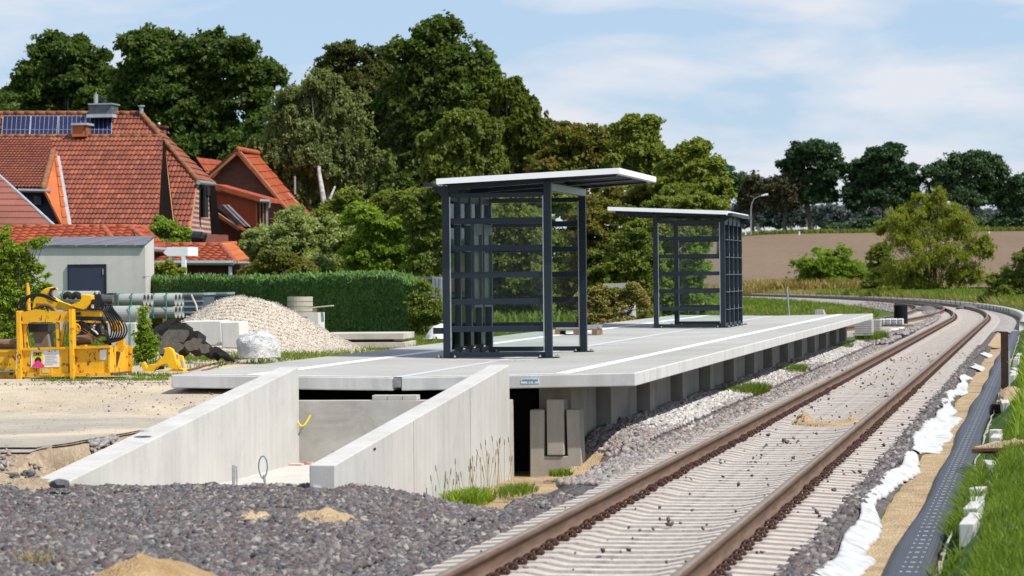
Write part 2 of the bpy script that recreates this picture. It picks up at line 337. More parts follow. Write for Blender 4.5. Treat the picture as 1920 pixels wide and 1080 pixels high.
def grid(xs, ys, zf, name, mat, dz=0., kind='structure', mask=None, parent=None):
    X, Y = np.meshgrid(xs, ys); Z = zf(X, Y)+dz
    V = np.stack([X, Y, Z], -1).reshape(-1, 3); nx = len(xs); i, j = np.meshgrid(np.arange(nx-1), np.arange(len(ys)-1)); a = (j*nx+i).ravel()
    F = np.stack([a, a+1, a+nx+1, a+nx], 1)
    if mask is not None: c = V[F].mean(1); F = F[mask(c[:,0], c[:,1])]
    o = npmesh(name, V, F, mat, parent, True); return props(o, kind=kind)
yl = np.unique(np.concatenate([np.arange(-30, 15, 3), np.arange(15, 48, .25), np.arange(48, 100, 1.), np.arange(100, 330, 4.), np.arange(330, 620, 12), np.array([700, 900, 1300, 2000, 3500])]))
xl = np.unique(np.concatenate([np.array([-2500, -1200, -600, -300, -200]), np.arange(-150, -40, 6), np.arange(-40, -12, 1.), np.arange(-12, 4, .18), np.arange(4, 30, 2.), np.array([40, 60, 100, 200, 400, 1200, 2500])]))
grid(xl, yl, ground_z, 'ground', G_grass, -.03)
grid(np.concatenate([np.arange(-46, -12, .35), np.arange(-12, -8.9, .12)]), np.arange(24, 63, .35), ground_z, 'yard_ground', G_yard, .03, mask=lambda x, y: ((x < -9.5+.1*(fbm(y*3, x*0, 2)-.5)) | (y > 35.3)) & (x < -9.3) & (y+ .6*(fbm(x, y, 9)-.5) < 60+0*x) & (y > 27.6+.5*fbm(x*.8, y*0, 7)))
grid(np.arange(-70, 60, 4.), np.arange(308, 572, 6.), ground_z, 'field', G_field.m if hasattr(G_field, 'm') else G_field, .12)
grid(np.arange(-17, -9.45, .1), np.arange(27.4, 35.2, .1), ground_z, 'worn_asphalt_lane', groundmat('worn_asphalt_lane', (.27,.245,.21), (.40,.355,.295), .9, 60, .3, ((.50,.42,.31), .5, .5, .62), .008), .045, mask=lambda x, y: (y > 27.9+.5*fbm(x*.8, y*0, 7)) & (y+1.6*(fbm(x*.5, y*.2, 18)-.5) < 34.6) & (x < -9.52+.1*(fbm(y*2.2, x*0, 22)-.5)))
grid(np.arange(-17, -8.9, .12), np.arange(23, 36.4, .12), ground_z, 'trench_soil', groundmat('trench_soil', (.22,.165,.11), (.40,.31,.215), 2.5, 30, .5), .012)
# ballast sheets
grid(np.arange(-10.1, -4.3, .1), np.arange(13, 31, .1), ground_z, 'ballast_heap', G_ballast, .006, mask=lambda x, y: (y < 26.9+2.2*sstep(-6.4, -6.0, x)) & (x > -10-.0*y))
def along(r0, r1, nr, ys, name, mat, dz, zf=None, kind='structure'):
    rs = np.linspace(r0, r1, nr); Rr, Y = np.meshgrid(rs, ys); X = centre(Y)+Rr; Z = (zf(Rr, Y) if zf else ground_z(X, Y))+dz
    V = np.stack([X, Y, Z], -1).reshape(-1, 3); i, j = np.meshgrid(np.arange(nr-1), np.arange(len(ys)-1)); a = (j*nr+i).ravel()
    return props(npmesh(name, V, np.stack([a, a+1, a+nr+1, a+nr], 1), mat, None, True), kind=kind)
along(-2.0, -1.5, 4, np.arange(29, 36.5, .5), 'left_ballast_edge', G_ballast, .01)
along(-1.5, 1.62, 14, np.arange(13, 110, 1.), 'track_ballast', G_ballast, .006)
along(-3.3, 2.5, 24, np.arange(110, 306, 2.), 'curve_ballast', G_ballast_far, .006, lambda r, y: -.2-.055*sstep(1.4, 1.2, np.abs(r))-.33*np.clip((-r-1.6)/1.6, 0, 1)-.2*np.clip((r-1.7)/.8, 0, 1))
along(-2.6, -1.3, 12, np.arange(34, 110, .5), 'platform_side_ballast', G_ballast, .006)
along(1.5, 2.42, 10, np.arange(13, 90, .5), 'sand_strip', G_sand, .012, lambda r, y: -.325+.02*(fbm(r*3, y*1.2, 4)-.5)*2)
along(1.5, 2.3, 6, np.arange(90, 180, 2), 'far_sand_strip', G_sand, .016)
sandp = grid(np.arange(-6.6, -4.9, .08), np.arange(27, 37.4, .1), ground_z, 'sandy_pit_floor', G_sand, .012, mask=lambda x, y: (x+.5*(fbm(x*2, y*1.5, 3)) < -4.95-.02*y*0))
# ------------------------------------------------------------------ loose stones
def stones(name, px, py, pz, size, mat, seed, label, cat='gravel'):
    r = np.random.RandomState(seed); n = len(px); size = size*(.7+.75*r.rand(n)**2.5)
    base = np.array([(x,y,z) for z in (-1,1) for x,y in ((-1,-1),(1,-1),(1,1),(-1,1))], float)*.62
    V = base[None]+r.uniform(-.34, .34, (n, 8, 3)); V *= (size*r.uniform(.6, 1.35, n))[:, None, None]*np.stack([r.uniform(.8, 1.25, n), r.uniform(.7, 1.1, n), r.uniform(.5, .85, n)], 1)[:, None, :]
    a, b, c = r.uniform(0, 6.28, n), r.uniform(-.7, .7, n), r.uniform(-.7, .7, n)
    def rot(V, i, j, t): x = V[:,:,i].copy(); y = V[:,:,j].copy(); V[:,:,i] = x*np.cos(t)[:,None]-y*np.sin(t)[:,None]; V[:,:,j] = x*np.sin(t)[:,None]+y*np.cos(t)[:,None]
    rot(V, 1, 2, b); rot(V, 0, 2, c); rot(V, 0, 1, a)
    V += np.stack([px, py, pz], 1)[:, None, :]
    f = np.array([(0,3,2,1),(4,5,6,7),(0,1,5,4),(1,2,6,5),(2,3,7,6),(3,0,4,7)]); F = (np.arange(n)[:, None, None]*8+f[None]).reshape(-1, 4)
    o = npmesh(name, V, F, mat); return props(o, label, cat, kind='stuff')
rs = np.random.RandomState(7)
# front heap
n = 112000; y = 18.2+(28.9-18.2)*rs.rand(n)**.92; x = -10.1+5.75*rs.rand(n)
ok = (y < 26.95+.3*fbm(x*1.5, y*0, 8)+1.9*sstep(-6.6, -6.0, x)) & ~((x < -6.25) & (y > 26.98)); x, y = x[ok], y[ok]
z = ground_z(x, y)+.018*(fbm(x*4, y*4, 1)-.3)
cull = (x > y*-.345-.3) & (fbm(x*1.1+3, y*1.1, 21) < .735); x, y, z = x[cull], y[cull], z[cull]
stones('dark_ballast', x, y, z+.004, .030, S_dark, 1, 'dark purple grey crushed ballast heaped in front of the ramp', 'ballast')
# shoulder beside platform foot
n = 46000; t = rs.rand(n); y = 30.5+58*t**1.55; x = -4.35-1.2*rs.rand(n)
ok = (y > 35.2+1.3*(x < -5.0)+.8*rs.rand(n)) | (x > -4.95+.3*fbm(y*.8, y*0, 3)); x, y = x[ok], y[ok]; z = ground_z(x, y)+.012*rs.rand(len(x))
pale = (fbm(x*1.6, y*.5, 6)+.5*sstep(-4.5, -5.1, x)*sstep(37, 41, y)+.25*(rs.rand(len(x))-.5)) > .80
stones('side_ballast', x[~pale], y[~pale], z[~pale]+.01, .036, S_mix, 2, 'mixed grey and reddish ballast between platform foot and track', 'ballast')
stones('pale_side_ballast', x[pale], y[pale], z[pale]+.012, .030, S_pgrey, 12, 'pale grey gravel lying along the foot of the platform', 'gravel')
n = 16000; t = rs.rand(n); y = 19+70*t**1.6; x = XC+1.22+.38*rs.rand(n); wv = .12*np.sin(y*.9)+.1*np.sin(y*.37+1)
ok = x < XC+1.45+wv*.3; x, y = x[ok], y[ok]
stones('right_ballast', x, y, ground_z(x, y)+.012, .032, S_dark, 3, 'dark ballast ridge between the sleeper ends and white fleece', 'ballast')
n = 520; y = 19+60*rs.rand(n)**1.0; x = XC+rs.uniform(-1.15, 1.2, n)
stones('scattered_ballast', x, y, np.full(n, -.15)+.0*y, .019, S_dark, 4, 'few loose stones scattered on top of the concrete sleepers', 'ballast')
n = 9000; y = 90+130*rs.rand(n)**1.2; x = centre(y)+rs.uniform(-3.0, -1.4, n)
stones('far_ballast', x, y, -.2-.33*np.clip((-(x-centre(y))-1.6)/1.6, 0, 1)+.06, .06, S_mix, 5, 'grey ballast shoulder on the inside of the curve', 'ballast')
n = 6000; y = 36+26*rs.rand(n)**1.1; x = -10.6-12*rs.rand(n)*(y/60)
ok = (fbm(x*.4, y*.4, 31) > .44) & (y > 40); x, y = x[ok], y[ok]
stones('yard_gravel', x, y, ground_z(x, y)+.004, .015, S_pale, 6, 'pale gravel strewn over the yard behind the platform', 'gravel')
n = 4200; x = -15.5+5.9*rs.rand(n); y = 28.2+13*rs.rand(n); ok = fbm(x*.9, y*.45, 41)+.35*rs.rand(n) > .58; x, y = x[ok], y[ok]
stones('yard_pebbles', x, y, ground_z(x, y)+.04, .011, S_mix, 16, 'small pebbles on the sandy yard beside the ramp', 'gravel')
# ------------------------------------------------------------------ railway track
RP = [(-.075,-.172),(.075,-.172),(.075,-.160),(.022,-.145),(.009,-.125),(.009,-.052),(.034,-.040),(.036,-.012),(.028,-.001),(-.028,-.001),(-.036,-.012),(-.034,-.040),(-.009,-.052),(-.009,-.125),(-.022,-.145),(-.075,-.160)]
def sweep(cx, ys, prof, dz=0.):
    ys = np.asarray(ys, float); X = cx(ys); dX = np.gradient(X, ys); m = len(prof); V = []
    for x, y, d in zip(X, ys, dX):
        n_ = np.array([1, -d])/math.hypot(1, d)
        for u, v in prof: V.append((x+n_[0]*u, y+n_[1]*u, v+dz))
    F = [(i*m+k, i*m+(k+1)%m, (i+1)*m+(k+1)%m, (i+1)*m+k) for i in range(len(ys)-1) for k in range(m)]
    return V, F
def rail_part(cx, ys, parent, dz=0., name='rail'):
    V, F = sweep(cx, ys, RP, dz); mi = [1 if (i % len(RP)) in (8,) else 0 for i in range(len(F))]
    return npmesh(name, V, F, [M_rail, M_railtop], parent, True if False else False, mi=mi)
trk = thing('railway_track', 'new single railway track on concrete sleepers running along the platform and curving left', 'railway track', (XC, 40, -.2))
ysr = np.concatenate([np.arange(12, 120, 4.), np.arange(120, 306, 2.)])
for s in (-.753, .753): rail_part(lambda y, s=s: centre(y)+s, ysr, trk)
def sleeper_mb(b=1.):
    # B70 profile: raised rail seats, lower waist; ends slope
    st = [(-1.3,.125,-.20),(-1.27,.13,-.172),(-.95,.14,-.150),(-.80,.145,-.158),(-.5,.14,-.160),(-.36,.11,-.188),(0,.105,-.193),(.36,.11,-.188),(.5,.13,-.160),(.80,.145,-.158),(.95,.14,-.150),(1.27,.13,-.172),(1.3,.125,-.20)]
    V = []; F = []
    st = [(a, b*.72, c) for a, b, c in st]
    for x, hw, zt in st: V += [(x,-hw-.03,-.32),(x,-hw+.0,zt),(x,hw-.0,zt),(x,hw+.03,-.32)]
    for i in range(len(st)-1):
        a = i*4
        for k in range(3): F.append((a+k, a+k+1, a+4+k+1, a+4+k))
    F += [(0,1,2,3), (len(st)*4-4, len(st)*4-3, len(st)*4-2, len(st)*4-1)]
    return V, F
sV, sF = sleeper_mb()
def mesh_local(name, V, F, mat):
    me = bpy.data.meshes.new(name); me.from_pydata([tuple(v) for v in V], [], F); me.materials.append(mat); me.update()
    bm = bmesh.new(); bm.from_mesh(me); bmesh.ops.recalc_face_normals(bm, faces=bm.faces); bm.to_mesh(me); bm.free(); return me
sl_me = mesh_local('sleeper', sV, sF, C_sleeper)
cm = MB()
for dy in (-.034, .034):
    cm.tube([(-.05, dy*.6, .0), (-.02, dy, .035), (.03, dy*1.3, .028), (.045, dy*.7, .008)], .009, 5)
cm.box(-.045, .05, -.045, .045, -.012, .006); cm.tube([(.0,0,-.01), (.0,0,.04)], .018, 6)
cl_me = mesh_local('rail_clip', cm.v, cm.f, M_clip)
NS = 100; SPC = .385
rs = np.random.RandomState(11)
for i in range(NS):
    yy = 18.6+SPC*i; o = bpy.data.objects.new('sleeper', sl_me); SC.collection.objects.link(o); o.parent = trk
    o.location = (float(centre(yy))-XC+rs.normal(0, .008), yy-40+rs.normal(0, .008), .2+rs.normal(0, .003)); o.rotation_euler = (0, 0, rs.normal(0, .006))
    for sx in (-.753, .753):
        for q in (-1, 1):
            c = bpy.data.objects.new('rail_clip', cl_me); SC.collection.objects.link(c); c.parent = o
            c.location = (sx+q*.115, 0, -.147); c.rotation_euler = (0, 0, math.pi if q > 0 else 0)
allV = []; allF = []; ns = 0; sVa = np.array(sV)
for yy in list(np.arange(14, 18.5, SPC))+list(np.arange(18.6+SPC*NS, 305, SPC)):
    d = (float(centre(yy+.1))-float(centre(yy)))/.1; a = math.atan(-d); c_, s_ = math.cos(a), math.sin(a)
    P = np.stack([sVa[:,0]*c_-sVa[:,1]*s_+float(centre(yy)), sVa[:,0]*s_+sVa[:,1]*c_+yy, sVa[:,2]+(.0 if yy < 100 else .0)], 1); allV.append(P); allF += [tuple(k+ns*len(sVa) for k in f) for f in sF]; ns += 1
cv = []; cf = []; cb_ = np.array([(-.05,-.045,-.02),(.05,-.045,-.02),(.05,.045,-.02),(-.05,.045,-.02),(-.03,-.03,.03),(.03,-.03,.03),(.03,.03,.03),(-.03,.03,.03)])
for yy in np.arange(18.6+SPC*NS, 300, SPC):
    for sx in (-.868,-.638,.638,.868):
        k_ = len(cv)*8; cv.append(cb_+np.array([float(centre(yy))+sx-XC, yy-40, .2-.147])); cf += [tuple(i+k_ for i in f) for f in [(4,5,6,7),(0,1,5,4),(1,2,6,5),(2,3,7,6),(3,0,4,7)]]
o = bpy.data.objects.new('far_clips', mesh_local('far_clips', np.concatenate(cv), cf, M_clip)); SC.collection.objects.link(o); o.parent = trk; o['kind'] = 'stuff'; OFF[o.name] = OFF[trk.name]
o = bpy.data.objects.new('far_sleepers', mesh_local('far_sleepers', np.concatenate(allV)-np.array([XC, 40, -.2]), allF, C_sleeper)); SC.collection.objects.link(o); o.parent = trk; o['kind'] = 'stuff'; OFF[o.name] = OFF[trk.name]
# branch joining from behind the platform end
bp = np.array([(-10.6, 92), (-8.2, 106), (-6.75, 122), (-5.95, 140), (-5.75, 158), (-6.5, 178), (-8.6, 198)])
def bcx(y): return np.interp(y, np.linspace(92, 198, 60), np.interp(np.linspace(92, 198, 60), bp[:,1], bp[:,0])) 
_yy = np.linspace(92, 198, 60); _co = np.polyfit(bp[:,1]-140, bp[:,0], 4)
def bcx(y): return np.polyval(_co, np.asarray(y, float)-140)
br = thing('branch_track', 'short branch track joining the main line beyond the far end of the platform', 'railway track', (-6.5, 120, -.2))
for s in (-.753, .753): rail_part(lambda y, s=s: bcx(y)+s, np.arange(92, 199, 2.), br)
allV = []; allF = []; ns = 0
for yy in np.arange(92.5, 170, SPC):
    P = sVa+np.array([float(bcx(yy)), yy, -.01]); allV.append(P); allF += [tuple(k+ns*len(sVa) for k in f) for f in sF]; ns += 1
o = bpy.data.objects.new('branch_sleepers', mesh_local('branch_sleepers', np.concatenate(allV)-np.array([-6.5, 120, -.2]), allF, C_sleeper)); SC.collection.objects.link(o); o.parent = br; o['kind'] = 'stuff'; OFF[o.name] = OFF[br.name]
for (px, py, Y) in ((1738, 578, 152), (1813, 574, 170)):      # rust-brown crossing cones between the rails
    m = MB(); c = WZ(px, py+5, -.17); m.lathe((c[0], c[1], -.19), [(.62,0),(.5,.1),(.3,.24),(.12,.3)], 14)
    m.v = [(c[0]+(x-c[0])*1.1, c[1]+(y-c[1])*2.2, z) for x, y, z in m.v]
    o = m.obj('gravel_mound', S_dark, smooth=True); props(o, 'small red brown mound between the rails of the '+('branch track' if px < 1780 else 'main track'), 'mound')
# kerb along the outside of the curve
kb = thing('cable_trough_kerb', 'long light grey cable trough following the outside of the railway curve', 'cable trough', (-1, 160, -.2))
kp = [(-.14,-.3),(.14,-.3),(.14,.02),(-.14,.02)]
V, F = sweep(lambda y: centre(y)+2.35, np.arange(117, 306, 2.), kp, 0.); F.append((0,1,2,3)); npmesh('trough_wall', V, F, C_raw, kb)
for yy in np.arange(158, 300, 3.0):
    m = MB(); x0 = float(centre(yy))+2.35; m.box(x0-.165, x0-.14, yy-.12, yy+.12, -.2, .03); m.obj('marker_post', M_dark, kb)
# ------------------------------------------------------------------ platform
XL, XR, YN, YF = -10.42, -4.745, 35.9, 87.6; XM = -7.62; TH = .158
def ptop(x): return .714+.045*abs(x-XM)/(XR-XM)
pf = thing('station_platform', 'unfinished island station platform of light concrete slabs on concrete supports', 'platform', (XM, 36, .55))
NSL = 10; ln = (YF-YN)/NSL
for k in range(NSL):
    y0 = YN+k*ln+(.006 if k else 0); y1 = YN+(k+1)*ln-.006
    for a, b in ((XL, XM-.05), (XM+.05, XR)):
        za, zb = ptop(a), ptop(b); m = MB()
        m.hexa([(a,y0,za-TH),(b,y0,zb-TH),(b,y1,zb-TH),(a,y1,za-TH),(a,y0,za),(b,y0,zb),(b,y1,zb),(a,y1,za)])
        o = m.obj('slab', C_slab, pf, bevel=.012)
        m = MB(); i_ = .02; m.hexa([(a+i_,y0+.015,ptop(a)-.002),(b-i_,y0+.015,ptop(b)-.002),(b-i_,y1-.004,ptop(b)-.002),(a+i_,y1-.004,ptop(a)-.002),(a+i_,y0+.015,ptop(a+i_)+.003),(b-i_,y0+.015,ptop(b-i_)+.003),(b-i_,y1-.004,ptop(b-i_)+.003),(a+i_,y1-.004,ptop(a+i_)+.003)])
        m.obj('walking_surface', C_top, o)
def strip(name, x0, x1, y0, y1, mat, dz=.008):
    m = MB(); m.hexa([(x0,y0,ptop(x0)+dz-.003),(x1,y0,ptop(x1)+dz-.003),(x1,y1,ptop(x1)+dz-.003),(x0,y1,ptop(x0)+dz-.003),(x0,y0,ptop(x0)+dz),(x1,y0,ptop(x1)+dz),(x1,y1,ptop(x1)+dz),(x0,y1,ptop(x0)+dz)])
    return m.obj(name, mat, pf)
strip('guide_line', -5.74, -5.55, YN+.02, YF-.3, M_white); strip('guide_line', -9.53, -9.34, YN+.02, YF-.3, M_white)
strip('edge_line', XL+.1, XM-.1, YN+.03, YN+.14, M_white); strip('edge_line', XM+.1, -5.6, YN+.03, YN+.16, M_white)
strip('joint_line', -7.2, -6.0, 61.9, 62.05, M_white)
strip('joint_line', -8.3, -7.1, 42.6, 42.75, M_white)
strip('joint_line', -7.75, -7.2, 52.0, 52.12, M_white)
m = MB(); m.box(XM-.048, XM+.048, YN+.01, YF, .62, .705)
m.obj('drain_channel', M_galv, pf)
m = MB()
for i in range(7): m.box(XM-.046, XM+.046, YN-.004, YN+.01, .6+i*.016, .607+i*.016)
for i in range(6): m.box(XM-.046+i*.0175, XM-.042+i*.0175, YN-.006, YN+.004, .595, .71)
m.obj('drain_end_grate', M_galv, pf)
strip('drain_cover', XM-.06, XM+.06, YN+.02, YF-.1, simple('pale_drain_cover', (.55,.56,.56), .6, .2, .15, 20), .006)
# supports
P = .728*5.43
for k in range(14):
    y0 = 7.14*5.43+k*P-.05
    if y0 > YF-.6: break
    y1 = min(y0+P-.14, YF-.1)
    m = MB(); m.box(-6.05, -5.43, y0, y0+.5, -.7, .565); m.obj('foundation_block', C_found, pf, bevel=.012)
    if y1 > y0+.8: m = MB(); m.box(-6.0, -5.605, y0+.503, y1, -.7, .575); m.obj('facing_panel', C_found, pf, bevel=.006)
m = MB(); m.box(-6.0, -5.605, 36.5, 7.14*5.43-.2, -.7, .575); m.obj('facing_panel', C_found, pf, bevel=.006)
m = MB(); m.box(-10.1, -6.15, 37.2, YF-.3, -.6, .5); m.box(-6.15, -6.0, 38, YF-.3, -.6, .55); m.obj('shade_core', M_dark, pf)  # black boxes stand in for the deep shade under the slabs
m = MB(); m.prism([(x,36.12,z) for x,z in ((-6.06,-.75),(-5.43,-.75),(-5.43,-.3),(-5.45,.315),(-5.61,.315),(-5.60,-.24),(-5.88,-.24),(-5.87,.315),(-6.05,.315))], (0,.32,0))
m.obj('foundation_cup', C_found, pf, bevel=.012, label='open U-shaped concrete cup at the near end')
m = MB(); m.box(-5.845, -5.635, 36.10, 36.42, -.23, .44); m.obj('inserted_wall_panel', C_found, pf, bevel=.012)
m = MB(); q = W(977, 711, YN-.004); m.box(q[0], q[0]+.215, YN-.006, YN+.012, q[2]-.05, q[2]); lb = m.obj('paper_label', simple('sticker_white', (.75,.75,.74), .6, var=.05), pf)
m = MB(); m.box(q[0]+.012, q[0]+.207, YN-.009, YN-.005, q[2]-.021, q[2]-.001); m.obj('blue_band', simple('sticker_blue', (.03,.3,.55), .6, var=.1), lb)
m = MB()
for i, ww in enumerate((.02, .012, .026)): m.box(q[0]+.075+i*.035, q[0]+.075+i*.035+ww, YN-.009, YN-.005, q[2]-.037, q[2]-.031)
m.obj('print_marks', M_black, lb)
m = MB(); m.box(XM-.42, XM+.43, 35.72, 36.4, .505, .545); 
# ------------------------------------------------------------------ ramp trough
WT = .235
def Wl(X, z0, z1, y0, y1): pass
rp = thing('ramp_trough', 'open concrete ramp trough with two sloping side walls in front of the platform', 'ramp', (-7.5, 31, -.3))
YE = 35.72
def sidewall(xi, xo, yf, zf, yb, zb, extra=0):
    m = MB(); a, b = min(xi, xo), max(xi, xo)
    m.hexa([(a,yf,-.75),(b,yf,-.75),(b,yb,-.75),(a,yb,-.75),(a,yf,zf),(b,yf,zf),(b,yb,zb),(a,yb,zb)]); return m
xr_out = W(955, 684, YE)[0]; zr_b = W(955, 684, YE)[2]
fr = WX(628, 872, xr_out)
sidewall(xr_out, xr_out-WT, fr[1], fr[2], YE, zr_b).obj('right_wall', C_wall, rp, bevel=.01)
xl_in = W(560, 690, YE)[0]; zl_b = W(560, 688, YE)[2]
fl = WX(130, 902, xl_in)
m = MB(); m.hexa([(xl_in-.34,fl[1]-.05,-.75),(xl_in,fl[1],-.75),(xl_in,YE,-.75),(xl_in-WT,YE,-.75),(xl_in-.34,fl[1]-.05,fl[2]+.0),(xl_in,fl[1],fl[2]),(xl_in,YE,zl_b),(xl_in-WT,YE,zl_b)]); m.obj('left_wall', C_wall, rp, bevel=.01)
ze = W(700, 751, YE)[2]
m = MB(); m.box(xl_in-WT, xr_out, YE+.004, YE+.26, -.7, ze); m.obj('end_wall', C_end, rp, bevel=.006)
m = MB(); m.box(xl_in, xr_out-WT, 26.9, YE, -.7, W(560, 868, YE)[2]); m.obj('floor_slab', C_floor, rp)
a = W(697, 750, YE+.02); b = W(782, 750, YE+.02); m = MB()
for i in range(3): x0 = a[0]+(b[0]-a[0])*i/3; m.box(x0+.004, x0+(b[0]-a[0])/3-.004, YE+.02, YE+.24, ze+.002, ze+.062)
m.obj('bearing_block', C_end, rp, bevel=.006)
m = MB(); c0 = WX(598, 917, xr_out-.15); m.box(xr_out-WT+.035, xr_out-WT+.1, fr[1]-.006, fr[1]+.002, -.02, .06); o = m.obj('paper_label', simple('sticker_white2', (.7,.75,.78), .6, var=.05), rp)
m = MB(); m.box(xr_out-WT+.04, xr_out-WT+.075, fr[1]-.010, fr[1]-.006, -.01, .05); m.obj('blue_band', MATS['sticker_blue'], o)
for t in (.38, .72):
    m = MB(); yj = fr[1]+(YE-fr[1])*t; zj = fr[2]+(zr_b-fr[2])*t; m.box(xr_out-.001, xr_out+.003, yj, yj+.012, -.6, zj-.01); m.obj('wall_joint', simple('joint_line_grey%d' % int(t*100), (.3,.29,.28), .9), rp)  # thin grey strips mark the joints of the right wall
# small things in the trough
ZFL = W(560, 868, YE)[2]
def lab(o, label, cat, group=None): return props(o, label, cat, group)
m = MB(); p = WZ(438, 932, ZFL); top = W(438, 872, p[1]); m.tube([p, top], .017, 8); m.tube([(top[0],top[1],top[2]),(top[0]+.03,top[1],top[2]-.01),(top[0]+.035,top[1],top[2]-.3)], .008, 6); lab(m.obj('lifting_cable', M_galv), 'straight grey lifting cable standing up from the ramp floor', 'cable')
m = MB(); p = WZ(497, 908, ZFL); zt = W(494, 855, p[1])[2]; pts = []
for i in range(17):
    t = i/16*2*math.pi; pts.append((p[0]-.02+.05*math.sin(t)*(1-.4*abs(math.cos(t/2))**8), p[1], p[2]+.06+(zt-p[2]-.06)*(1-math.cos(t))/2))
m.tube(pts, .009, 6); m.tube([p, (p[0]-.01, p[1], p[2]+.1)], .014, 6); lab(m.obj('lifting_loop', simple('blue_grey_cable', (.17,.25,.28), .6)), 'grey and blue looped lifting cable on the ramp floor', 'cable')
m = MB(); a = W(556, 783, YE-.02); b = W(583, 778, YE-.02); pts = [(a[0]+(b[0]-a[0])*t, YE-.04-.05*math.sin(math.pi*t), a[2]+(b[2]-a[2])*t-.115*math.sin(math.pi*t)) for t in np.linspace(0, 1, 10)]
m.tube(pts, .011, 6); lab(m.obj('yellow_rope', simple('yellow_rope', (.75,.55,.03), .6)), 'short yellow rope loop hanging on the ramp end wall', 'rope')
m = MB(); p = WZ(556, 873, ZFL); m.box(p[0]-.09, p[0]+.07, p[1]-.03, p[1]+.1, ZFL+.002, ZFL+.02); m.box(p[0]+.0, p[0]+.16, p[1]+.14, p[1]+.2, ZFL+.002, ZFL+.03); lab(m.obj('tape_scrap', simple('red_white_tape', (.5,.12,.09), .7, c2=(.8,.75,.72), scale=12)), 'red and white tape scrap in the corner of the ramp floor', 'litter')
m = MB(); X = xr_out-WT*.75; p = WX(663, 851, X); z0 = p[2]+.01; m.prism([(p[0]-.16,p[1]-.2,z0),(p[0]+.13,p[1]-.12,z0-.0),(p[0]+.19,p[1]+.12,z0+.02),(p[0]-.05,p[1]+.2,z0+.02)], (0,0,.022)); lab(m.obj('roof_slate', M_black), 'broken dark slate lying on top of the right ramp wall', 'slate')
m = MB(); X = xl_in-WT*.5; p = WX(274, 807, X); m.lathe((p[0], p[1], p[2]-.012), [(.09,0),(.085,.018),(.04,.03)], 12); lab(m.obj('flat_stone', C_end), 'flat grey stone resting on top of the left ramp wall', 'stone')
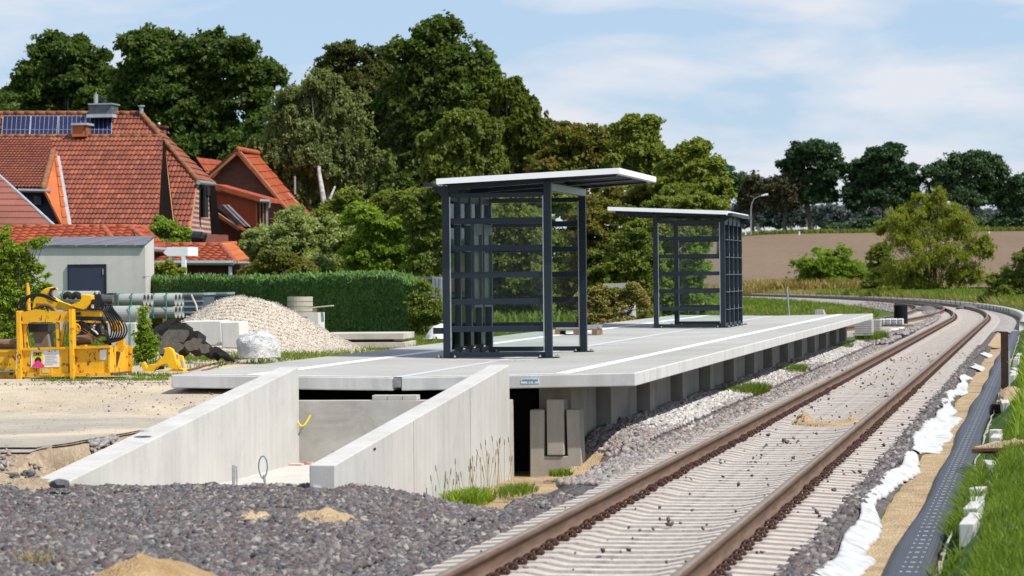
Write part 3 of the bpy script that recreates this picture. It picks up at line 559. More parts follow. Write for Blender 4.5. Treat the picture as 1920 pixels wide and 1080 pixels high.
# ------------------------------------------------------------------ shelters
def shelter(x_back, x_front, y0, L, roof, label, case=False):
    """box open towards x_front; roof = (x_low, z_low, x_high, z_high, ya, yb)"""
    s = 1 if x_front > x_back else -1; zb = .727
    T = thing('platform_shelter', label, 'shelter', ((x_back+x_front)/2, y0, zb), 'glazed shelters on the platform')
    xl_, zl_, xh_, zh_, ya, yb = roof
    def rz(x): return zl_+(zh_-zl_)*(x-xl_)/(xh_-xl_)
    nb = 5; ys = [y0+L*i/(nb-1) for i in range(nb)]
    def post(x, y, top, w_=.105):
        m = MB(); m.box(x-w_/2, x+w_/2, y-.05, y+.05, zb+.012, top-.02)
        o = m.obj('post', M_anth, T, bevel=.006)
        m = MB(); m.box(x-.03, x+.03, y-.058, y-.0505, zb+.3, top-.3); 
        m = MB(); m.box(x-.15, x+.15, y-.09, y+.09, zb+.002, zb+.018); m.obj('base_plate', M_anth, o, bevel=.002)
        for dx in (-.12, .12):
            for dy in (-.06, .06):
                m = MB(); m.tube([(x+dx, y+dy, zb+.018), (x+dx, y+dy, zb+.05)], .011, 6); m.tube([(x+dx, y+dy, zb+.018), (x+dx, y+dy, zb+.034)], .02, 6); m.obj('anchor_bolt', M_galv, o)
        return o
    for y in ys: post(x_back, y, rz(x_back)-.085)
    for y in (ys[0], ys[-1]): post(x_front, y, rz(x_front)-.085)
    hs = [.43, .825, 1.215, 1.605, 2.0]
    a, b = sorted((x_back, x_front)); a += .055; b -= .055
    for y in (ys[0], ys[-1]):
        for h in hs:
            m = MB(); m.box(a, b, y-.02, y+.045, zb+h-.046, zb+h+.04); m.obj('cross_bar', M_anth, T, bevel=.005)
        for h, t in ((.055, .035), (2.37, .035)):
            m = MB(); m.box(a, b, y-.02, y+.045, zb+h-t, zb+h+t); m.obj('frame_rail', M_anth, T, bevel=.005)
        m = MB(); m.box(a+.002, b-.002, y+.05, y+.058, zb+.1, zb+2.35); m.obj('glass_pane', M_gl, T)
        for x_ in (a+.008, b-.008):
            m = MB(); m.box(x_-.008, x_+.008, y-.045, y-.037, zb+.1, zb+2.35); m.obj('glazing_bead', M_galv, T)
    xg = x_back-s*.058
    for i in range(nb-1):
        m = MB(); m.box(x_back-.005, x_back+.005, ys[i]+.055, ys[i+1]-.055, zb+.12, zb+2.3); m.obj('glass_pane', M_gl, T)
        m = MB(); m.box(x_back-.03, x_back+.03, ys[i]+.05, ys[i+1]-.05, zb+2.3, zb+2.4); m.box(x_back-.025, x_back+.025, ys[i]+.05, ys[i+1]-.05, zb+.03, zb+.1); m.obj('frame_rail', M_anth, T)
    for y in ys[1:]:
        m = MB()
        for h in hs: m.box(min(xg-.004, xg+.004), max(xg-.004, xg+.004), y-.075, y-.045, zb+h-.04, zb+h+.06); m.box(x_back-.05, x_back+.05, y-.062, y-.05, zb+h-.04, zb+h-.02)
        m.obj('bar_bracket', M_galv, T)
    # head beams
    zt = rz(x_front)-.085
    m = MB(); m.box(x_front-.04, x_front+.04, ys[0]+.05, ys[-1]+.0, zt-.17, zt-.03); m.obj('front_beam', M_anth, T)
    m = MB(); m.box(min(x_front+s*.04, x_front+s*.055), max(x_front+s*.04, x_front+s*.055), ys[0]+.05, ys[-1]+.05, zt-.16, zt-.06); m.obj('led_strip', M_galv, T)
    zt = rz(x_back)-.085
    m = MB(); m.box(x_back-.04, x_back+.04, ys[0]+.05, ys[-1]-.05, zt-.13, zt-.03); m.obj('back_beam', M_anth, T)
    g0 = x_back-s*.27; m = MB(); m.hexa([(min(g0,g0+s*.14),ya+.1,zt-.03),(max(g0,g0+s*.14),ya+.1,zt-.03),(max(g0,g0+s*.14),yb-.1,zt-.03),(min(g0,g0+s*.14),yb-.1,zt-.03),(min(g0,g0+s*.14),ya+.1,zt+.03),(max(g0,g0+s*.14),ya+.1,zt+.03),(max(g0,g0+s*.14),yb-.1,zt+.03),(min(g0,g0+s*.14),yb-.1,zt+.03)])
    m.obj('gutter', M_anth, T)
    for y in (ys[0], ys[-1]): MB().prism([(x_back-s*.05, y-.02, zt-.15), (x_back-s*.2, y-.02, zt-.06), (x_back-s*.2, y-.02, zt-.03), (x_back-s*.05, y-.02, zt-.03)], (0, .04, 0)).obj('gutter_bracket', M_anth, T)
    # rafters and roof
    for y in (ys[0], (ys[0]+ys[-1])/2, ys[-1]):
        m = MB(); x0, x1 = xl_+.1, xh_-.1
        m.hexa([(x0,y-.035,rz(x0)-.17),(x1,y-.035,rz(x1)-.11),(x1,y+.035,rz(x1)-.11),(x0,y+.035,rz(x0)-.17),(x0,y-.035,rz(x0)-.085),(x1,y-.035,rz(x1)-.085),(x1,y+.035,rz(x1)-.085),(x0,y+.035,rz(x0)-.085)]); m.obj('rafter', M_anth, T)
    def slab(x0, x1, y0_, y1_, t0, t1):
        m = MB(); return m.hexa([(x0,y0_,rz(x0)-t1),(x1,y0_,rz(x1)-t1),(x1,y1_,rz(x1)-t1),(x0,y1_,rz(x0)-t1),(x0,y0_,rz(x0)-t0),(x1,y0_,rz(x1)-t0),(x1,y1_,rz(x1)-t0),(x0,y1_,rz(x0)-t0)])
    rf = slab(xl_+.02, xh_-.02, ya+.02, yb-.02, .006, .03).obj('roof', M_anth2, T)
    m = MB(); n = int((yb-ya-.1)/.2)
    for i in range(n+1):
        y = ya+.07+i*(yb-ya-.14)/n
        m.hexa([(xl_+.03,y-.035,rz(xl_+.03)-.075),(xh_-.03,y-.035,rz(xh_-.03)-.075),(xh_-.03,y+.035,rz(xh_-.03)-.075),(xl_+.03,y+.035,rz(xl_+.03)-.075),(xl_+.03,y-.05,rz(xl_+.03)-.031),(xh_-.03,y-.05,rz(xh_-.03)-.031),(xh_-.03,y+.05,rz(xh_-.03)-.031),(xl_+.03,y+.05,rz(xl_+.03)-.031)])
    m.obj('roof_ribs', M_anth2, rf)
    m = MB()
    for i in range(n+1):
        y = ya+.07+i*(yb-ya-.14)/n; m.box(xh_-.035, xh_-.012, y-.012, y+.012, rz(xh_)-.1, rz(xh_)-.08)
        m.box(xl_+.012, xl_+.035, y-.012, y+.012, rz(xl_)-.1, rz(xl_)-.08)
    m.obj('rib_end_clips', M_trim, rf)
    m = slab(xl_, xh_, ya, ya+.018, 0, .082); m2 = slab(xl_, xh_, yb-.018, yb, 0, .082); m.add(m2.v, m2.f)
    m2 = slab(xl_, xl_+.018, ya+.018, yb-.018, 0, .082); m.add(m2.v, m2.f); m2 = slab(xh_-.018, xh_, ya+.018, yb-.018, 0, .082); m.add(m2.v, m2.f)
    m.obj('roof_trim', M_trim, rf)
    if case:
        for i in (2, 3):
            y_0, y_1 = ys[i]+.07, ys[i+1]-.07
            m = MB(); x_ = x_back+.03
            for (p, q, r_, t) in ((y_0, y_1, zb+1.83, zb+1.99), (y_0, y_1, zb+.72, zb+.82), (y_0, y_0+.05, zb+.82, zb+1.83), (y_1-.05, y_1, zb+.82, zb+1.83)): m.box(x_, x_+.05, p, q, r_, t)
            f = m.obj('display_case', simple('case_frame_grey%d' % i, (.13,.14,.145), .5, .3), T); m = MB(); m.box(x_+.005, x_+.02, y_0+.05, y_1-.05, zb+.82, zb+1.83); m.obj('case_back', simple('case_back_grey_green%d' % i, (.03,.04,.04), .3), f)
        m = MB()
        for y in ys[1:4]: m.box(x_back+.052, x_back+.07, y-.2, y+.05, zb+.14, zb+.4); m.box(x_back+.052, x_back+.1, y-.19, y-.15, zb+.1, zb+.16)
        m.obj('bench_bracket_plate', M_anth, T)
        m = MB(); m.box(x_back-.2, x_back-.06, y0-.05, y0+.02, zb+.36, zb+.45); m.obj('junction_box', M_black, T)
    return T
r1l = W(818, 335, 43.3); r1r = W(1161, 314.5, 43.3)
shelter(-8.53, -7.035, 43.72, 3.42, (r1l[0], r1l[2], r1r[0], r1r[2], 43.3, 47.55), 'nearer glazed platform shelter with white edged roof tilting up towards the track', True)
r2l = W(1138, 387.5, 67.2); r2r = W(1363, 395, 67.2)
shelter(-6.985, -8.485, 67.85, 3.9, (r2l[0], r2l[2], r2r[0], r2r[2], 67.3, 72.2), 'farther glazed platform shelter with roof tilting down towards the track')
# ------------------------------------------------------------------ right-hand strip
def cx_(y, r): return float(centre(y))+r
rs = np.random.RandomState(3)
# white fleece
ys = np.arange(17, 84, .12); V = []; F = []; mcol = 9
keep = (ys < 36.9) | ((ys > 37.1) & (ys < 64)) | ((ys > 69) & (ys < 72)) | ((ys > 80) & (ys < 83))
for i, y in enumerate(ys):
    wob = .11*math.sin(y*.55+.8)+.06*math.sin(y*1.7)
    wob2 = .05*fbm(y*2.3, 0., 4)+.09*math.sin(y*.8)
    w0 = 1.46+wob*.4; w1 = w0+.17+wob2*.5+.08*float(fbm(y*5, 1., 6))-.05+(.22 if 38 < y < 47 else 0)+(.1 if y < 24 else 0)
    if y > 64: w1 = w0+.25
    for j in range(mcol):
        t = j/(mcol-1); r_ = w0+(w1-w0)*t; z = -.27-.01*t+.02*math.sin(t*3.1)*float(fbm(y*.9, 2., 5))+.045*(float(fbm(r_*7+y*.8, y*3.2, 6))-.45)
        gx = cx_(y, r_); V.append((gx, y, float(ground_z(np.array([gx]), np.array([y]))[0])+(z+.27)*.9+(.035 if 0 < j < mcol-1 else (.03 if j == 0 else .015))))
F = [(i*mcol+j, i*mcol+j+1, (i+1)*mcol+j+1, (i+1)*mcol+j) for i in range(len(ys)-1) if keep[i] and keep[i+1] for j in range(mcol-1)]
fm = NM('white_fleece', .9, 0, .1); fm.col(fm.ramp(fm.noise(6, 5), [(.3, (.27,.26,.24)), (.42, (.42,.425,.43)), (.6, (.50,.505,.52))])); fm.bump(fm.noise(7, 5, .6, fm.coord((1, .6, 1)), dist=1.), .5, .04)
o = npmesh('geotextile_fleece', V, F, fm.m, None, True); lab(o, 'crumpled white fleece strip lying beside the ballast on the right', 'geotextile')
so_ = o.modifiers.new('s', 'SOLIDIFY'); so_.thickness = .008
# black drainage mesh mat
mm = NM('black_drainage_mesh', .55, 0, .4); v = mm.coord((1,1,1))
wv = mm.n('TexWave'); wv.inputs['Scale'].default_value = 4.6; wv.bands_direction = 'Y'; mm.l(v, wv.inputs[0]); wv2 = mm.n('TexWave'); wv2.inputs['Scale'].default_value = 16; wv2.bands_direction = 'X'; mm.l(v, wv2.inputs[0])
h_ = mm.math('ADD', wv.outputs[1], wv2.outputs[1]); mm.col(mm.mix(mm.ramp(h_, [(.6, (0,0,0)), (1.3, (1,1,1))]), (.018,.019,.024), (.06,.062,.072))); sxy = mm.n('SeparateXYZ'); mm.l(v, sxy.inputs[0]); fy_ = mm.math('FRACT', mm.math('MULTIPLY', sxy.outputs[1], 2.6)); dx_ = mm.math('ABSOLUTE', mm.math('ADD', sxy.outputs[0], .955)); fx_ = mm.math('FRACT', mm.math('MULTIPLY', dx_, 22)); ds = mm.math('MULTIPLY', mm.math('MULTIPLY', mm.math('LESS_THAN', fy_, .16), mm.math('LESS_THAN', dx_, .07)), mm.math('LESS_THAN', fx_, .4)); c0_ = mm.b.inputs['Base Color'].links[0].from_socket; mm.col(mm.mix(ds, c0_, (.33,.35,.38))); mm.bump(h_, .35, .008)
ys = np.arange(16, 112, .25); V = []; mcol = 15
for y in ys:
    for j in range(mcol):
        t = j/(mcol-1); r_ = 1.91+.40*t+.018*math.sin(y*.7)+.02*math.sin(y*.23)
        z = -.30+.08*min(1, 5*t, 8*(1-t))+.003*math.sin(y*3.1+j*.4)-(.06 if j == 0 else 0)-(.08 if j == mcol-1 else 0)
        V.append((cx_(y, r_), y, z))
o = npmesh('drainage_mat', V, [(i*mcol+j, i*mcol+j+1, (i+1)*mcol+j+1, (i+1)*mcol+j) for i in range(len(ys)-1) for j in range(mcol-1)], mm.m, None, True); lab(o, 'long black ribbed drainage mat running along the right of the track', 'drainage mat')
so_ = o.modifiers.new('s', 'SOLIDIFY'); so_.thickness = .012
root = o
ties = None
for y in np.arange(18, 60, .42):
    pass
OFF[root.name] = np.zeros(3)
m = MB(); m.tube([(cx_(y, 2.325+.01*math.sin(y*2.3)), y, -.225+.02*math.sin(y*1.3)) for y in np.arange(19, 100, .5)], .009, 5); m.obj('edge_cord', simple('grey_cord', (.35,.36,.36), .7), root)
# white edging blocks
blk = [(24.0,.0),(24.75,.02),(25.6,0),(26.6,.01),(28.0,-.01),(31.5,.04),(36.5,.03),(38.2,.0),(47,.0),(48.3,.04),(49.6,-.02),(51.0,.03),(58.8,.02),(60.6,0),(62.5,.03),(68,.02),(70.5,.0),(73,.03)]
M_blk = concrete('pale_edging_concrete', (.52,.51,.48), 0, .2)
nm = ['nearest pale concrete edging block in the grass at the bottom right','second pale edging block from the bottom of the grass bank','third pale edging block from the bottom of the grass bank','fourth pale edging block from the bottom of the grass bank','fifth pale edging block, half sunk in long grass','lone grey edging block below the sand covered plate','pale edging block just above the sand covered plate','small edging block right behind the block above the plate','edging block at the foot of the short rusty stub','edging block just behind the short rusty stub','second edging block behind the short rusty stub','last edging block of the row between stub and tall post','first edging block behind the tall rusty post','second edging block behind the tall rusty post','third edging block behind the tall rusty post','fourth edging block behind the tall post, half way to the mat end','next to last edging block behind the tall rusty post','farthest small edging block on the grass bank']
for i, (y, dx) in enumerate(blk):
    m = MB(); m.box(-.06, .06, -.24 if i < 8 else -.4, .24 if i < 8 else .4, -.15, .04); o = m.obj('edging_block', M_blk, bevel=.012); rr = random.Random(i)
    o.location = (cx_(y, 2.50+dx), y, -.068+rr.uniform(-.015, .02)); o.rotation_euler = (rr.uniform(-.05, .05), rr.uniform(-.1, .1), rr.uniform(-.12, .12))
    props(o, nm[i], 'edging block', 'pale edging blocks along the grass bank')
def hbeam(name, px, y0, z0, z1, w_, mat, label):
    x = W(px, 700, y0)[0]; m = MB(); m.box(x-w_/2, x+w_/2, y0-w_/2, y0-w_/2+.012, z0, z1); m.box(x-w_/2, x+w_/2, y0+w_/2-.012, y0+w_/2, z0, z1); m.box(x-.006, x+.006, y0-w_/2+.012, y0+w_/2-.012, z0, z1); return lab(m.obj(name, mat), label, 'steel post')
z1 = W(1884, 622, 57)[2]; hbeam('steel_post', 1884, 57, -.6, z1, .135, M_rustd, 'tall dark rusty steel post standing right of the drainage mat')
m = MB(); x = W(1892, 700, 57.2)[0]; m.box(x-.01, x+.025, 57.1, 57.16, -.3, .45); lab(m.obj('white_board', simple('white_board', (.6,.6,.58), .7)), 'narrow white board fixed behind the tall rusty post', 'board')
z1 = W(1868, 758, 48)[2]; hbeam('steel_stub', 1868, 48, -.6, z1, .14, M_rustd, 'short dark rusty steel stub beside the drainage mat')
# rusty plate carrying sand
p0 = W(1822, 842, 33); p1 = W(1960, 838, 33)
m = MB(); m.hexa([(p0[0],33,p0[2]-.03),(p1[0],33,p1[2]-.03),(p1[0],33.8,p1[2]-.03),(p0[0]+.05,33.8,p0[2]-.03),(p0[0],33,p0[2]),(p1[0],33,p1[2]),(p1[0],33.8,p1[2]),(p0[0]+.05,33.8,p0[2])]); lab(m.obj('steel_plate', M_rust), 'rusty steel plate with sand on it at the right picture edge', 'steel plate')
def mound(name, cx, cy, z, rx, ry, h, mat, label, cat='sand', seed=0, pw=1.3, n=40, kind='stuff', rough=.25, jag=1.):
    V = []; F = []
    for i in range(n+1):
        for j in range(n+1):
            u, v_ = i/n*2-1, j/n*2-1; rr = math.hypot(u, v_); a = math.atan2(v_, u); rr2 = rr/(1+.18*jag*(float(fbm(math.cos(a)*1.5+5+seed, math.sin(a)*1.5+5, seed))-.5)*2)
            hh = max(0, 1-rr2**pw); hh = hh*h*(1+rough*(float(fbm(u*4+9, v_*4+9, seed+1))-.5)*2)
            V.append((cx+u*rx*1.15, cy+v_*ry*1.15, z+hh-(.05 if rr2 >= 1 else 0)))
    F = [(i*(n+1)+j, (i+1)*(n+1)+j, (i+1)*(n+1)+j+1, i*(n+1)+j+1) for i in range(n) for j in range(n)]
    return props(npmesh(name, V, F, mat, None, True), label, cat, kind=kind)
mound('sand_on_plate', p0[0]+.45, 33.4, p0[2], .4, .3, .10, G_sand, 'sand heaped on the rusty plate at the right edge', seed=3, pw=1.0, rough=.6)
mound('bank_sand', -.5, 49.0, .0, .16, 1.8, .10, G_sand, 'bare sandy slope on the bank behind the short rusty stub', seed=6)
# sand lumps on ballast
for k, (px, py, r_, h, lb_) in enumerate(((478,968,.15,.03,'dark yellow sand clump on the ballast below the ramp cables'),(600,960,.24,.018,'wider pale yellow sand patch on the ballast below the right ramp wall'))):
    p = WZ(px, py, .02); mound('sand_clump', p[0], p[1], -.015, r_, .4, h+.035, G_sand, lb_, seed=20+k, rough=1.3, pw=1.2, jag=2.)
p = WZ(262, 1085, .05); mound('sand_heap', p[0], p[1], .0, .40, .9, .17, groundmat('brown_sand', (.30,.19,.09), (.48,.34,.19), 3, 60, .3), 'brown sand heap on the ballast at the bottom left', seed=31, rough=.35)
for k, (px, py, lb_) in enumerate(((1507,786,'left and larger sand heap between the rails'),(1598,784,'small sand heap beside the right rail'))):
    p = WZ(px, py, -.15); mound('track_sand', p[0], p[1], -.19, .17-.07*k, .5, .15-.05*k, G_sand, lb_, seed=41+k, rough=.9, pw=.8)
p = WZ(1549, 792, -.17); mound('track_sand', p[0], p[1], -.17, .42, .5, .02, G_sand, 'thin spread of sand across one sleeper between the rails', seed=44, rough=.9)
# far right: black pipe, stacked sleepers
p = WZ(1689, 606, -.1); Yp = 112.; a = W(1675, 600, Yp); b = W(1703, 600, Yp); rr = (b[0]-a[0])/2; zt = W(1689, 571, Yp)[2]; z0 = W(1689, 607, Yp)[2]
prof = []; n = 16
for i in range(n*2+1): prof.append((rr*(1 if i % 2 else .88), (zt-z0)*i/(2*n)))
m = MB(); m.lathe(((a[0]+b[0])/2, Yp, z0), prof, 20); lab(m.obj('corrugated_pipe', M_black), 'upright black corrugated pipe beside the branch track', 'pipe')
T = thing('sleeper_stack', 'stack of pale concrete beams just past the platform end', 'concrete beams', W(1620, 626, 95)); 
for k in range(7):
    for j in range(2):
        xa, xb = (W(1602, 600, 95)[0], W(1634, 600, 95)[0]) if j == 0 else (W(1637, 600, 99)[0], W(1650, 600, 99)[0]); Yy = 95 if j == 0 else 99
        zt = W(1620, 629-k*4.3, Yy)[2]; m = MB(); m.box(xa, xb, Yy, Yy+1.2, zt, zt+.058); m.obj('beam', C_raw, T)
T = thing('clamp_pallet', 'wooden pallet of white perforated blocks beside the black corrugated pipe', 'pallet', W(1668, 612, 100))
zt = W(1668, 609, 100)[2]; m = MB(); m.box(W(1646, 600, 100)[0], W(1712, 600, 100)[0], 100, 101, zt-.06, zt); m.obj('pallet_board', simple('weathered_pallet_wood', (.25,.18,.12), .9), T)
for k in range(4):
    x0 = W(1648+k*11.5, 600, 100)[0]; m = MB(); m.box(x0, x0+.19, 99.98, 100.4, zt, zt+.2); b_ = m.obj('perforated_block', simple('off_white_block%d' % k, (.6,.6,.6), .8), T, bevel=.03)
    m = MB()
    for i in range(2):
        for j in range(2): m.tube([(x0+.06+.07*i, 99.99, zt+.06+.08*j), (x0+.06+.07*i, 99.965, zt+.06+.08*j)], .02, 8)
    m.obj('hole', M_dark, b_)
p = WZ(1690, 622, -.35); mound('bolt_sack', p[0], p[1], -.33, .55, 1.2, .16, M_trim, 'white sack with metal parts lying before the clamp pallet', 'sack', 7, kind=None)
a = WZ(1643, 640, -.35); b = WZ(1690, 622, -.35); m = MB(); m.tube([(a[0],a[1],-.27), (b[0]+.1,b[1]+6,-.27)], .06, 6); lab(m.obj('loose_rail', M_rail), 'short loose rusty rail lying past the platform end', 'rail')
p = W(1481, 575, 128); q = W(1482, 538, 128); m = MB(); m.tube([(p[0],128,-.4), (q[0]-.15,128,q[2])], .045, 6); lab(m.obj('leaning_rod', M_galv), 'thin grey rod leaning in the grass beyond the platform', 'rod')
a = W(1528, 590, 92); b = W(1549, 581, 92); m = MB(); m.hexa([(a[0],92,.3),(b[0]+.05,92,.3),(b[0]+.05,92.6,.3),(a[0],92.6,.3),(a[0],92,b[2]),(b[0]-.1,92,b[2]),(b[0]-.1,92.6,b[2]),(a[0],92.6,b[2])]); lab(m.obj('concrete_offcut', C_raw), 'small pale concrete offcut behind the far edge of the platform', 'concrete block')
a = W(1131, 545, 90); b = W(1186, 530, 90); m = MB(); m.hexa([(a[0],90,.3),(b[0],90,.3),(b[0],90.8,.3),(a[0],90.8,.3),(a[0],90,b[2]-.02),(b[0]-.03,90,b[2]),(b[0]-.03,90.8,b[2]),(a[0],90.8,b[2]-.02)]); lab(m.obj('concrete_block', C_raw), 'long pale concrete block standing among the rose bushes', 'concrete block')
# pallet behind shelter
T = thing('loaded_pallet', 'wooden pallet loaded with grey metal parts behind the nearer shelter', 'pallet', W(1080, 620, 60))
wood = simple('rough_pallet_wood', (.23,.14,.08), .9, var=.3, scale=6)
zt = ptop(-6.6)+.01; xa, xb = W(1040, 610, 60)[0], W(1119, 610, 60)[0]; m = MB()
for k in range(3): x0 = xa+(xb-xa-.1)*k/2; m.box(x0, x0+.1, 60, 60.8, zt, zt+.09)
for k in range(5): m.box(xa, xb, 60+k*.17, 60.1+k*.17, zt+.09, zt+.115)
m.obj('pallet', wood, T)
m = MB(); m.box(xa+.02, xb-.02, 60.03, 60.75, zt+.116, zt+.16); m.box(xa+.06, xb+.04, 60.1, 60.5, zt+.16, zt+.19); m.obj('metal_parts', M_galv, T)
# ------------------------------------------------------------------ yard objects
def P(px, py, Y): return W(px, py, Y)
def poly_ext(m, pts, Y, th): m.prism([W(x, y, Y) for x, y in pts], (0, th, 0)); return m
def bar2(m, a, b, Y, w_, th=.06, Y2=None):            # flat steel bar between two photo points at distance Y
    A = np.array(W(*a, Y)); B = np.array(W(*b, Y2 or Y)); d = B-A; n_ = np.array([-d[2], 0, d[0]]); n_ = n_/(np.linalg.norm(n_)+1e-9)*w_/2
    m.prism([tuple(A+n_), tuple(B+n_), tuple(B-n_), tuple(A-n_)], (0, th, 0)); return m
# yellow rack
YM = 42.6
def rack(name, label, loc): return thing(name, label, 'machine rack', loc)
T = rack('attachment_rack', 'worn yellow steel rack with EMS notice sheets, standing on the yard grass', W(110, 720, YM))
poly_ext(MB(), [(41,654),(128,654),(128,703),(41,704)], YM+.02, .03).obj('front_panel', M_yel, T)
poly_ext(MB(), [(139,651),(205,650),(205,702),(139,704)], YM+.05, .03).obj('side_panel', M_yel, T, label='yellow panel with a blank white sheet right of the post')
poly_ext(MB(), [(30,583),(38,583),(40,725),(32,725)], YM-.04, .14).obj('upright', M_yel, T, bevel=.008)
poly_ext(MB(), [(128,580),(136,580),(139,722),(131,722)], YM-.04, .14).obj('upright', M_yel, T, bevel=.008)
poly_ext(MB(), [(30,583),(38,583),(39,718),(32,718)], YM+1.0, .14).obj('upright', M_yel, T)
poly_ext(MB(), [(150,640),(158,640),(160,718),(152,718)], YM+1.0, .14).obj('upright', M_yel, T)
poly_ext(MB(), [(38,586),(66,580),(104,584),(129,584),(129,604),(60,604),(52,607),(38,607)], YM, .03).obj('head_plate', M_yel, T)
m = MB(); bar2(m, (38,704),(206,702), YM, .05, .12); m.obj('bottom_rail', M_yel, T)
m = MB(); bar2(m, (38,655),(206,650), YM-.01, .035, .1); m.obj('top_rail', M_yel, T)
m = MB(); bar2(m, (46,606),(50,655), YM+.05, .05); m.obj('inner_strut', M_yel, T)
m = MB(); bar2(m, (106,590),(109,654), YM+.03, .045); m.obj('inner_strut', M_yel, T)
m = MB(); bar2(m, (120,608),(113,654), YM+.06, .035); m.obj('inner_strut', M_yel, T)
m = MB(); pts = [W(60,602,YM+.1)]+[W(82-21*math.cos(t), 592-20*math.sin(t), YM+.1) for t in np.linspace(.1, math.pi-.1, 10)]+[W(105,602,YM+.1)]; m.tube(pts, .026, 8); m.obj('bent_pipe', M_rust, T)
poly_ext(MB(), [(74,690),(97,690),(97,704),(74,704)], YM-.03, .05).obj('fork_pocket', M_yel, T)
poly_ext(MB(), [(62,620),(88,619),(92,654),(66,654)], YM+.35, .25).obj('grey_brown_block', simple('brown_grey_steel', (.22,.17,.13), .7), T)
poly_ext(MB(), [(52,607),(90,607),(90,622),(54,622)], YM+.3, .4).obj('black_bundle', M_rubber, T)
m = MB(); m.tube([W(138,638,YM+.3), W(173,636,YM+.3)], .075, 12); m.obj('roller', simple('brown_roller', (.20,.12,.07), .6, .2), T)
m = MB(); m.box(W(150,0,YM)[0], W(206,0,YM)[0], YM+.9, YM+.93, W(0,704,YM)[2], W(0,652,YM)[2]); m.box(W(41,0,YM)[0], W(150,0,YM)[0], YM+.9, YM+.93, W(0,704,YM)[2], W(0,658,YM)[2]); m.obj('rear_panel', M_yel, T)
m = MB(); m.box(W(41,0,YM)[0], W(206,0,YM)[0], YM+.03, YM+.9, W(120,702,YM)[2], W(120,700,YM)[2]); m.obj('rack_floor', M_rust, T)
poly_ext(MB(), [(203,650),(206,650),(206,703),(203,703)], YM+.02, .9).obj('end_panel', M_yel, T)
wht = simple('white_notice', (.72,.72,.70), .6, var=.08, scale=20)
s_ = poly_ext(MB(), [(58,657),(111,656),(111,688),(58,689)], YM+.012, .006).obj('notice_sheet', wht, T)
poly_ext(MB(), [(62,659),(81,659),(81,688),(62,688)], YM+.008, .003).obj('yellow_field', simple('sticker_yellow', (.8,.6,.05), .6, var=.05), s_)
m = MB(); c = W(71.5,676,YM+.006); m.tube([c, (c[0],c[1]-.004,c[2])], .05, 18); m.obj('black_disc', M_black, s_)
poly_ext(MB(), [(71,675),(83,685),(83,688),(59.5,688.5),(59.5,686)], YM-.004, .003).obj('pink_triangle', simple('sticker_pink', (.75,.03,.25), .6, var=.05), s_)
def text(body, px, py, Y, h, mat, parent, name='lettering', bold=0.):
    cu = bpy.data.curves.new(name, 'FONT'); cu.body = body; cu.size = h; cu.extrude = .001; cu.offset = bold; t = bpy.data.objects.new('tmp', cu); SC.collection.objects.link(t)
    me = bpy.data.meshes.new_from_object(t); bpy.data.objects.remove(t); V = np.array([v.co[:] for v in me.vertices]); p = W(px, py, Y)
    V = np.stack([p[0]+V[:,0], p[1]-V[:,2]*1., p[2]+V[:,1]], 1)-OFF[parent.name]
    for v, c in zip(me.vertices, V): v.co = c
    return link(name, me, mat, parent)
text('EMS', 62.4, 666.8, YM+.002, .072, M_black, s_, bold=.0015)
m = MB()
for i in range(7): bar2(m, (84.5, 664+i*3.2), (84.5+[22,20,23,18,22,24,15][i], 664+i*3.2), YM+.009, .006, .002)
m.obj('print_lines', simple('print_grey', (.35,.35,.36), .7), s_)
m = MB()
for a, b in (((90,659),(94,658)),((94,658),(91,661)),((97,658),(97,661)),((101,658),(105,658))): bar2(m, a, b, YM+.008, .006, .002)
m.obj('pen_marks', M_black, s_)
poly_ext(MB(), [(187,656),(200,655),(200,674),(187,675)], YM+.044, .004).obj('notice_sheet', wht, T)
poly_ext(MB(), [(79,693),(92,693),(92,699),(79,699)], YM-.035, .004).obj('name_plate', simple('cream_plate', (.6,.5,.25), .6), T)
# second rack at the left edge
T = rack('attachment_rack', 'yellow steel rack cut off by the left picture edge, with a brown roller on it', W(-20, 722, 42.9))
poly_ext(MB(), [(-70,658),(29,657),(29,707),(-70,708)], 42.9, .03).obj('front_panel', M_yel, T)
m = MB(); bar2(m, (-70,707),(29,706), 42.88, .05, .1); bar2(m, (-70,660),(29,658), 42.88, .03, .1); m.obj('rail', M_yel, T)
m = MB(); m.tube([W(-70,646,43.2), W(30,645,43.2)], .075, 12); m.obj('roller', MATS['brown_roller'], T)
m = MB(); m.tube([W(-70,698,42.86), W(28,697,42.86)], .02, 8); m.obj('grey_tube', M_galv, T)
m = MB(); m.box(W(-60,0,43)[0], W(-50,0,43)[0], 42.9, 43.8, .45, .62); m.box(W(15,0,43)[0], W(22,0,43)[0], 42.9, 43.8, .45, .62); m.obj('foot', M_yel, T)
# excavator attachment lying in the rack
YA = YM+.35
T = thing('excavator_attachment', 'yellow and black hydraulic excavator attachment lying on top of the rack', 'machine attachment', W(130, 600, YA))
arm = [(63,562),(70,554),(84,541),(93,538.5),(101,540),(104,543),(99,543.5),(95,546),(93,551),(95,556),(101,559),(112,566),(124,570),(133,574),(143,580),(133,583),(118,580),(105,578),(93,575),(80,571),(67,569),(64,580),(60,578),(62,568)]
poly_ext(MB(), arm, YA, .16).obj('arm_plate', M_yel2, T, bevel=.01)
poly_ext(MB(), [(94,541),(102,539),(105,543),(100,544),(96,546),(95,552),(98,556),(104,560),(100,561),(94,557),(91,551)], YA-.02, .05).obj('black_hook_lining', M_rubber, T)
hook = [(127,573),(137,570),(143,565),(148,566),(149,560),(146,556),(152,552),(160,552),(171,554),(172,562),(169,570),(162,578),(156,581),(140,577)]
poly_ext(MB(), hook, YA-.05, .2).obj('coupler_body', M_yel2, T, bevel=.01)
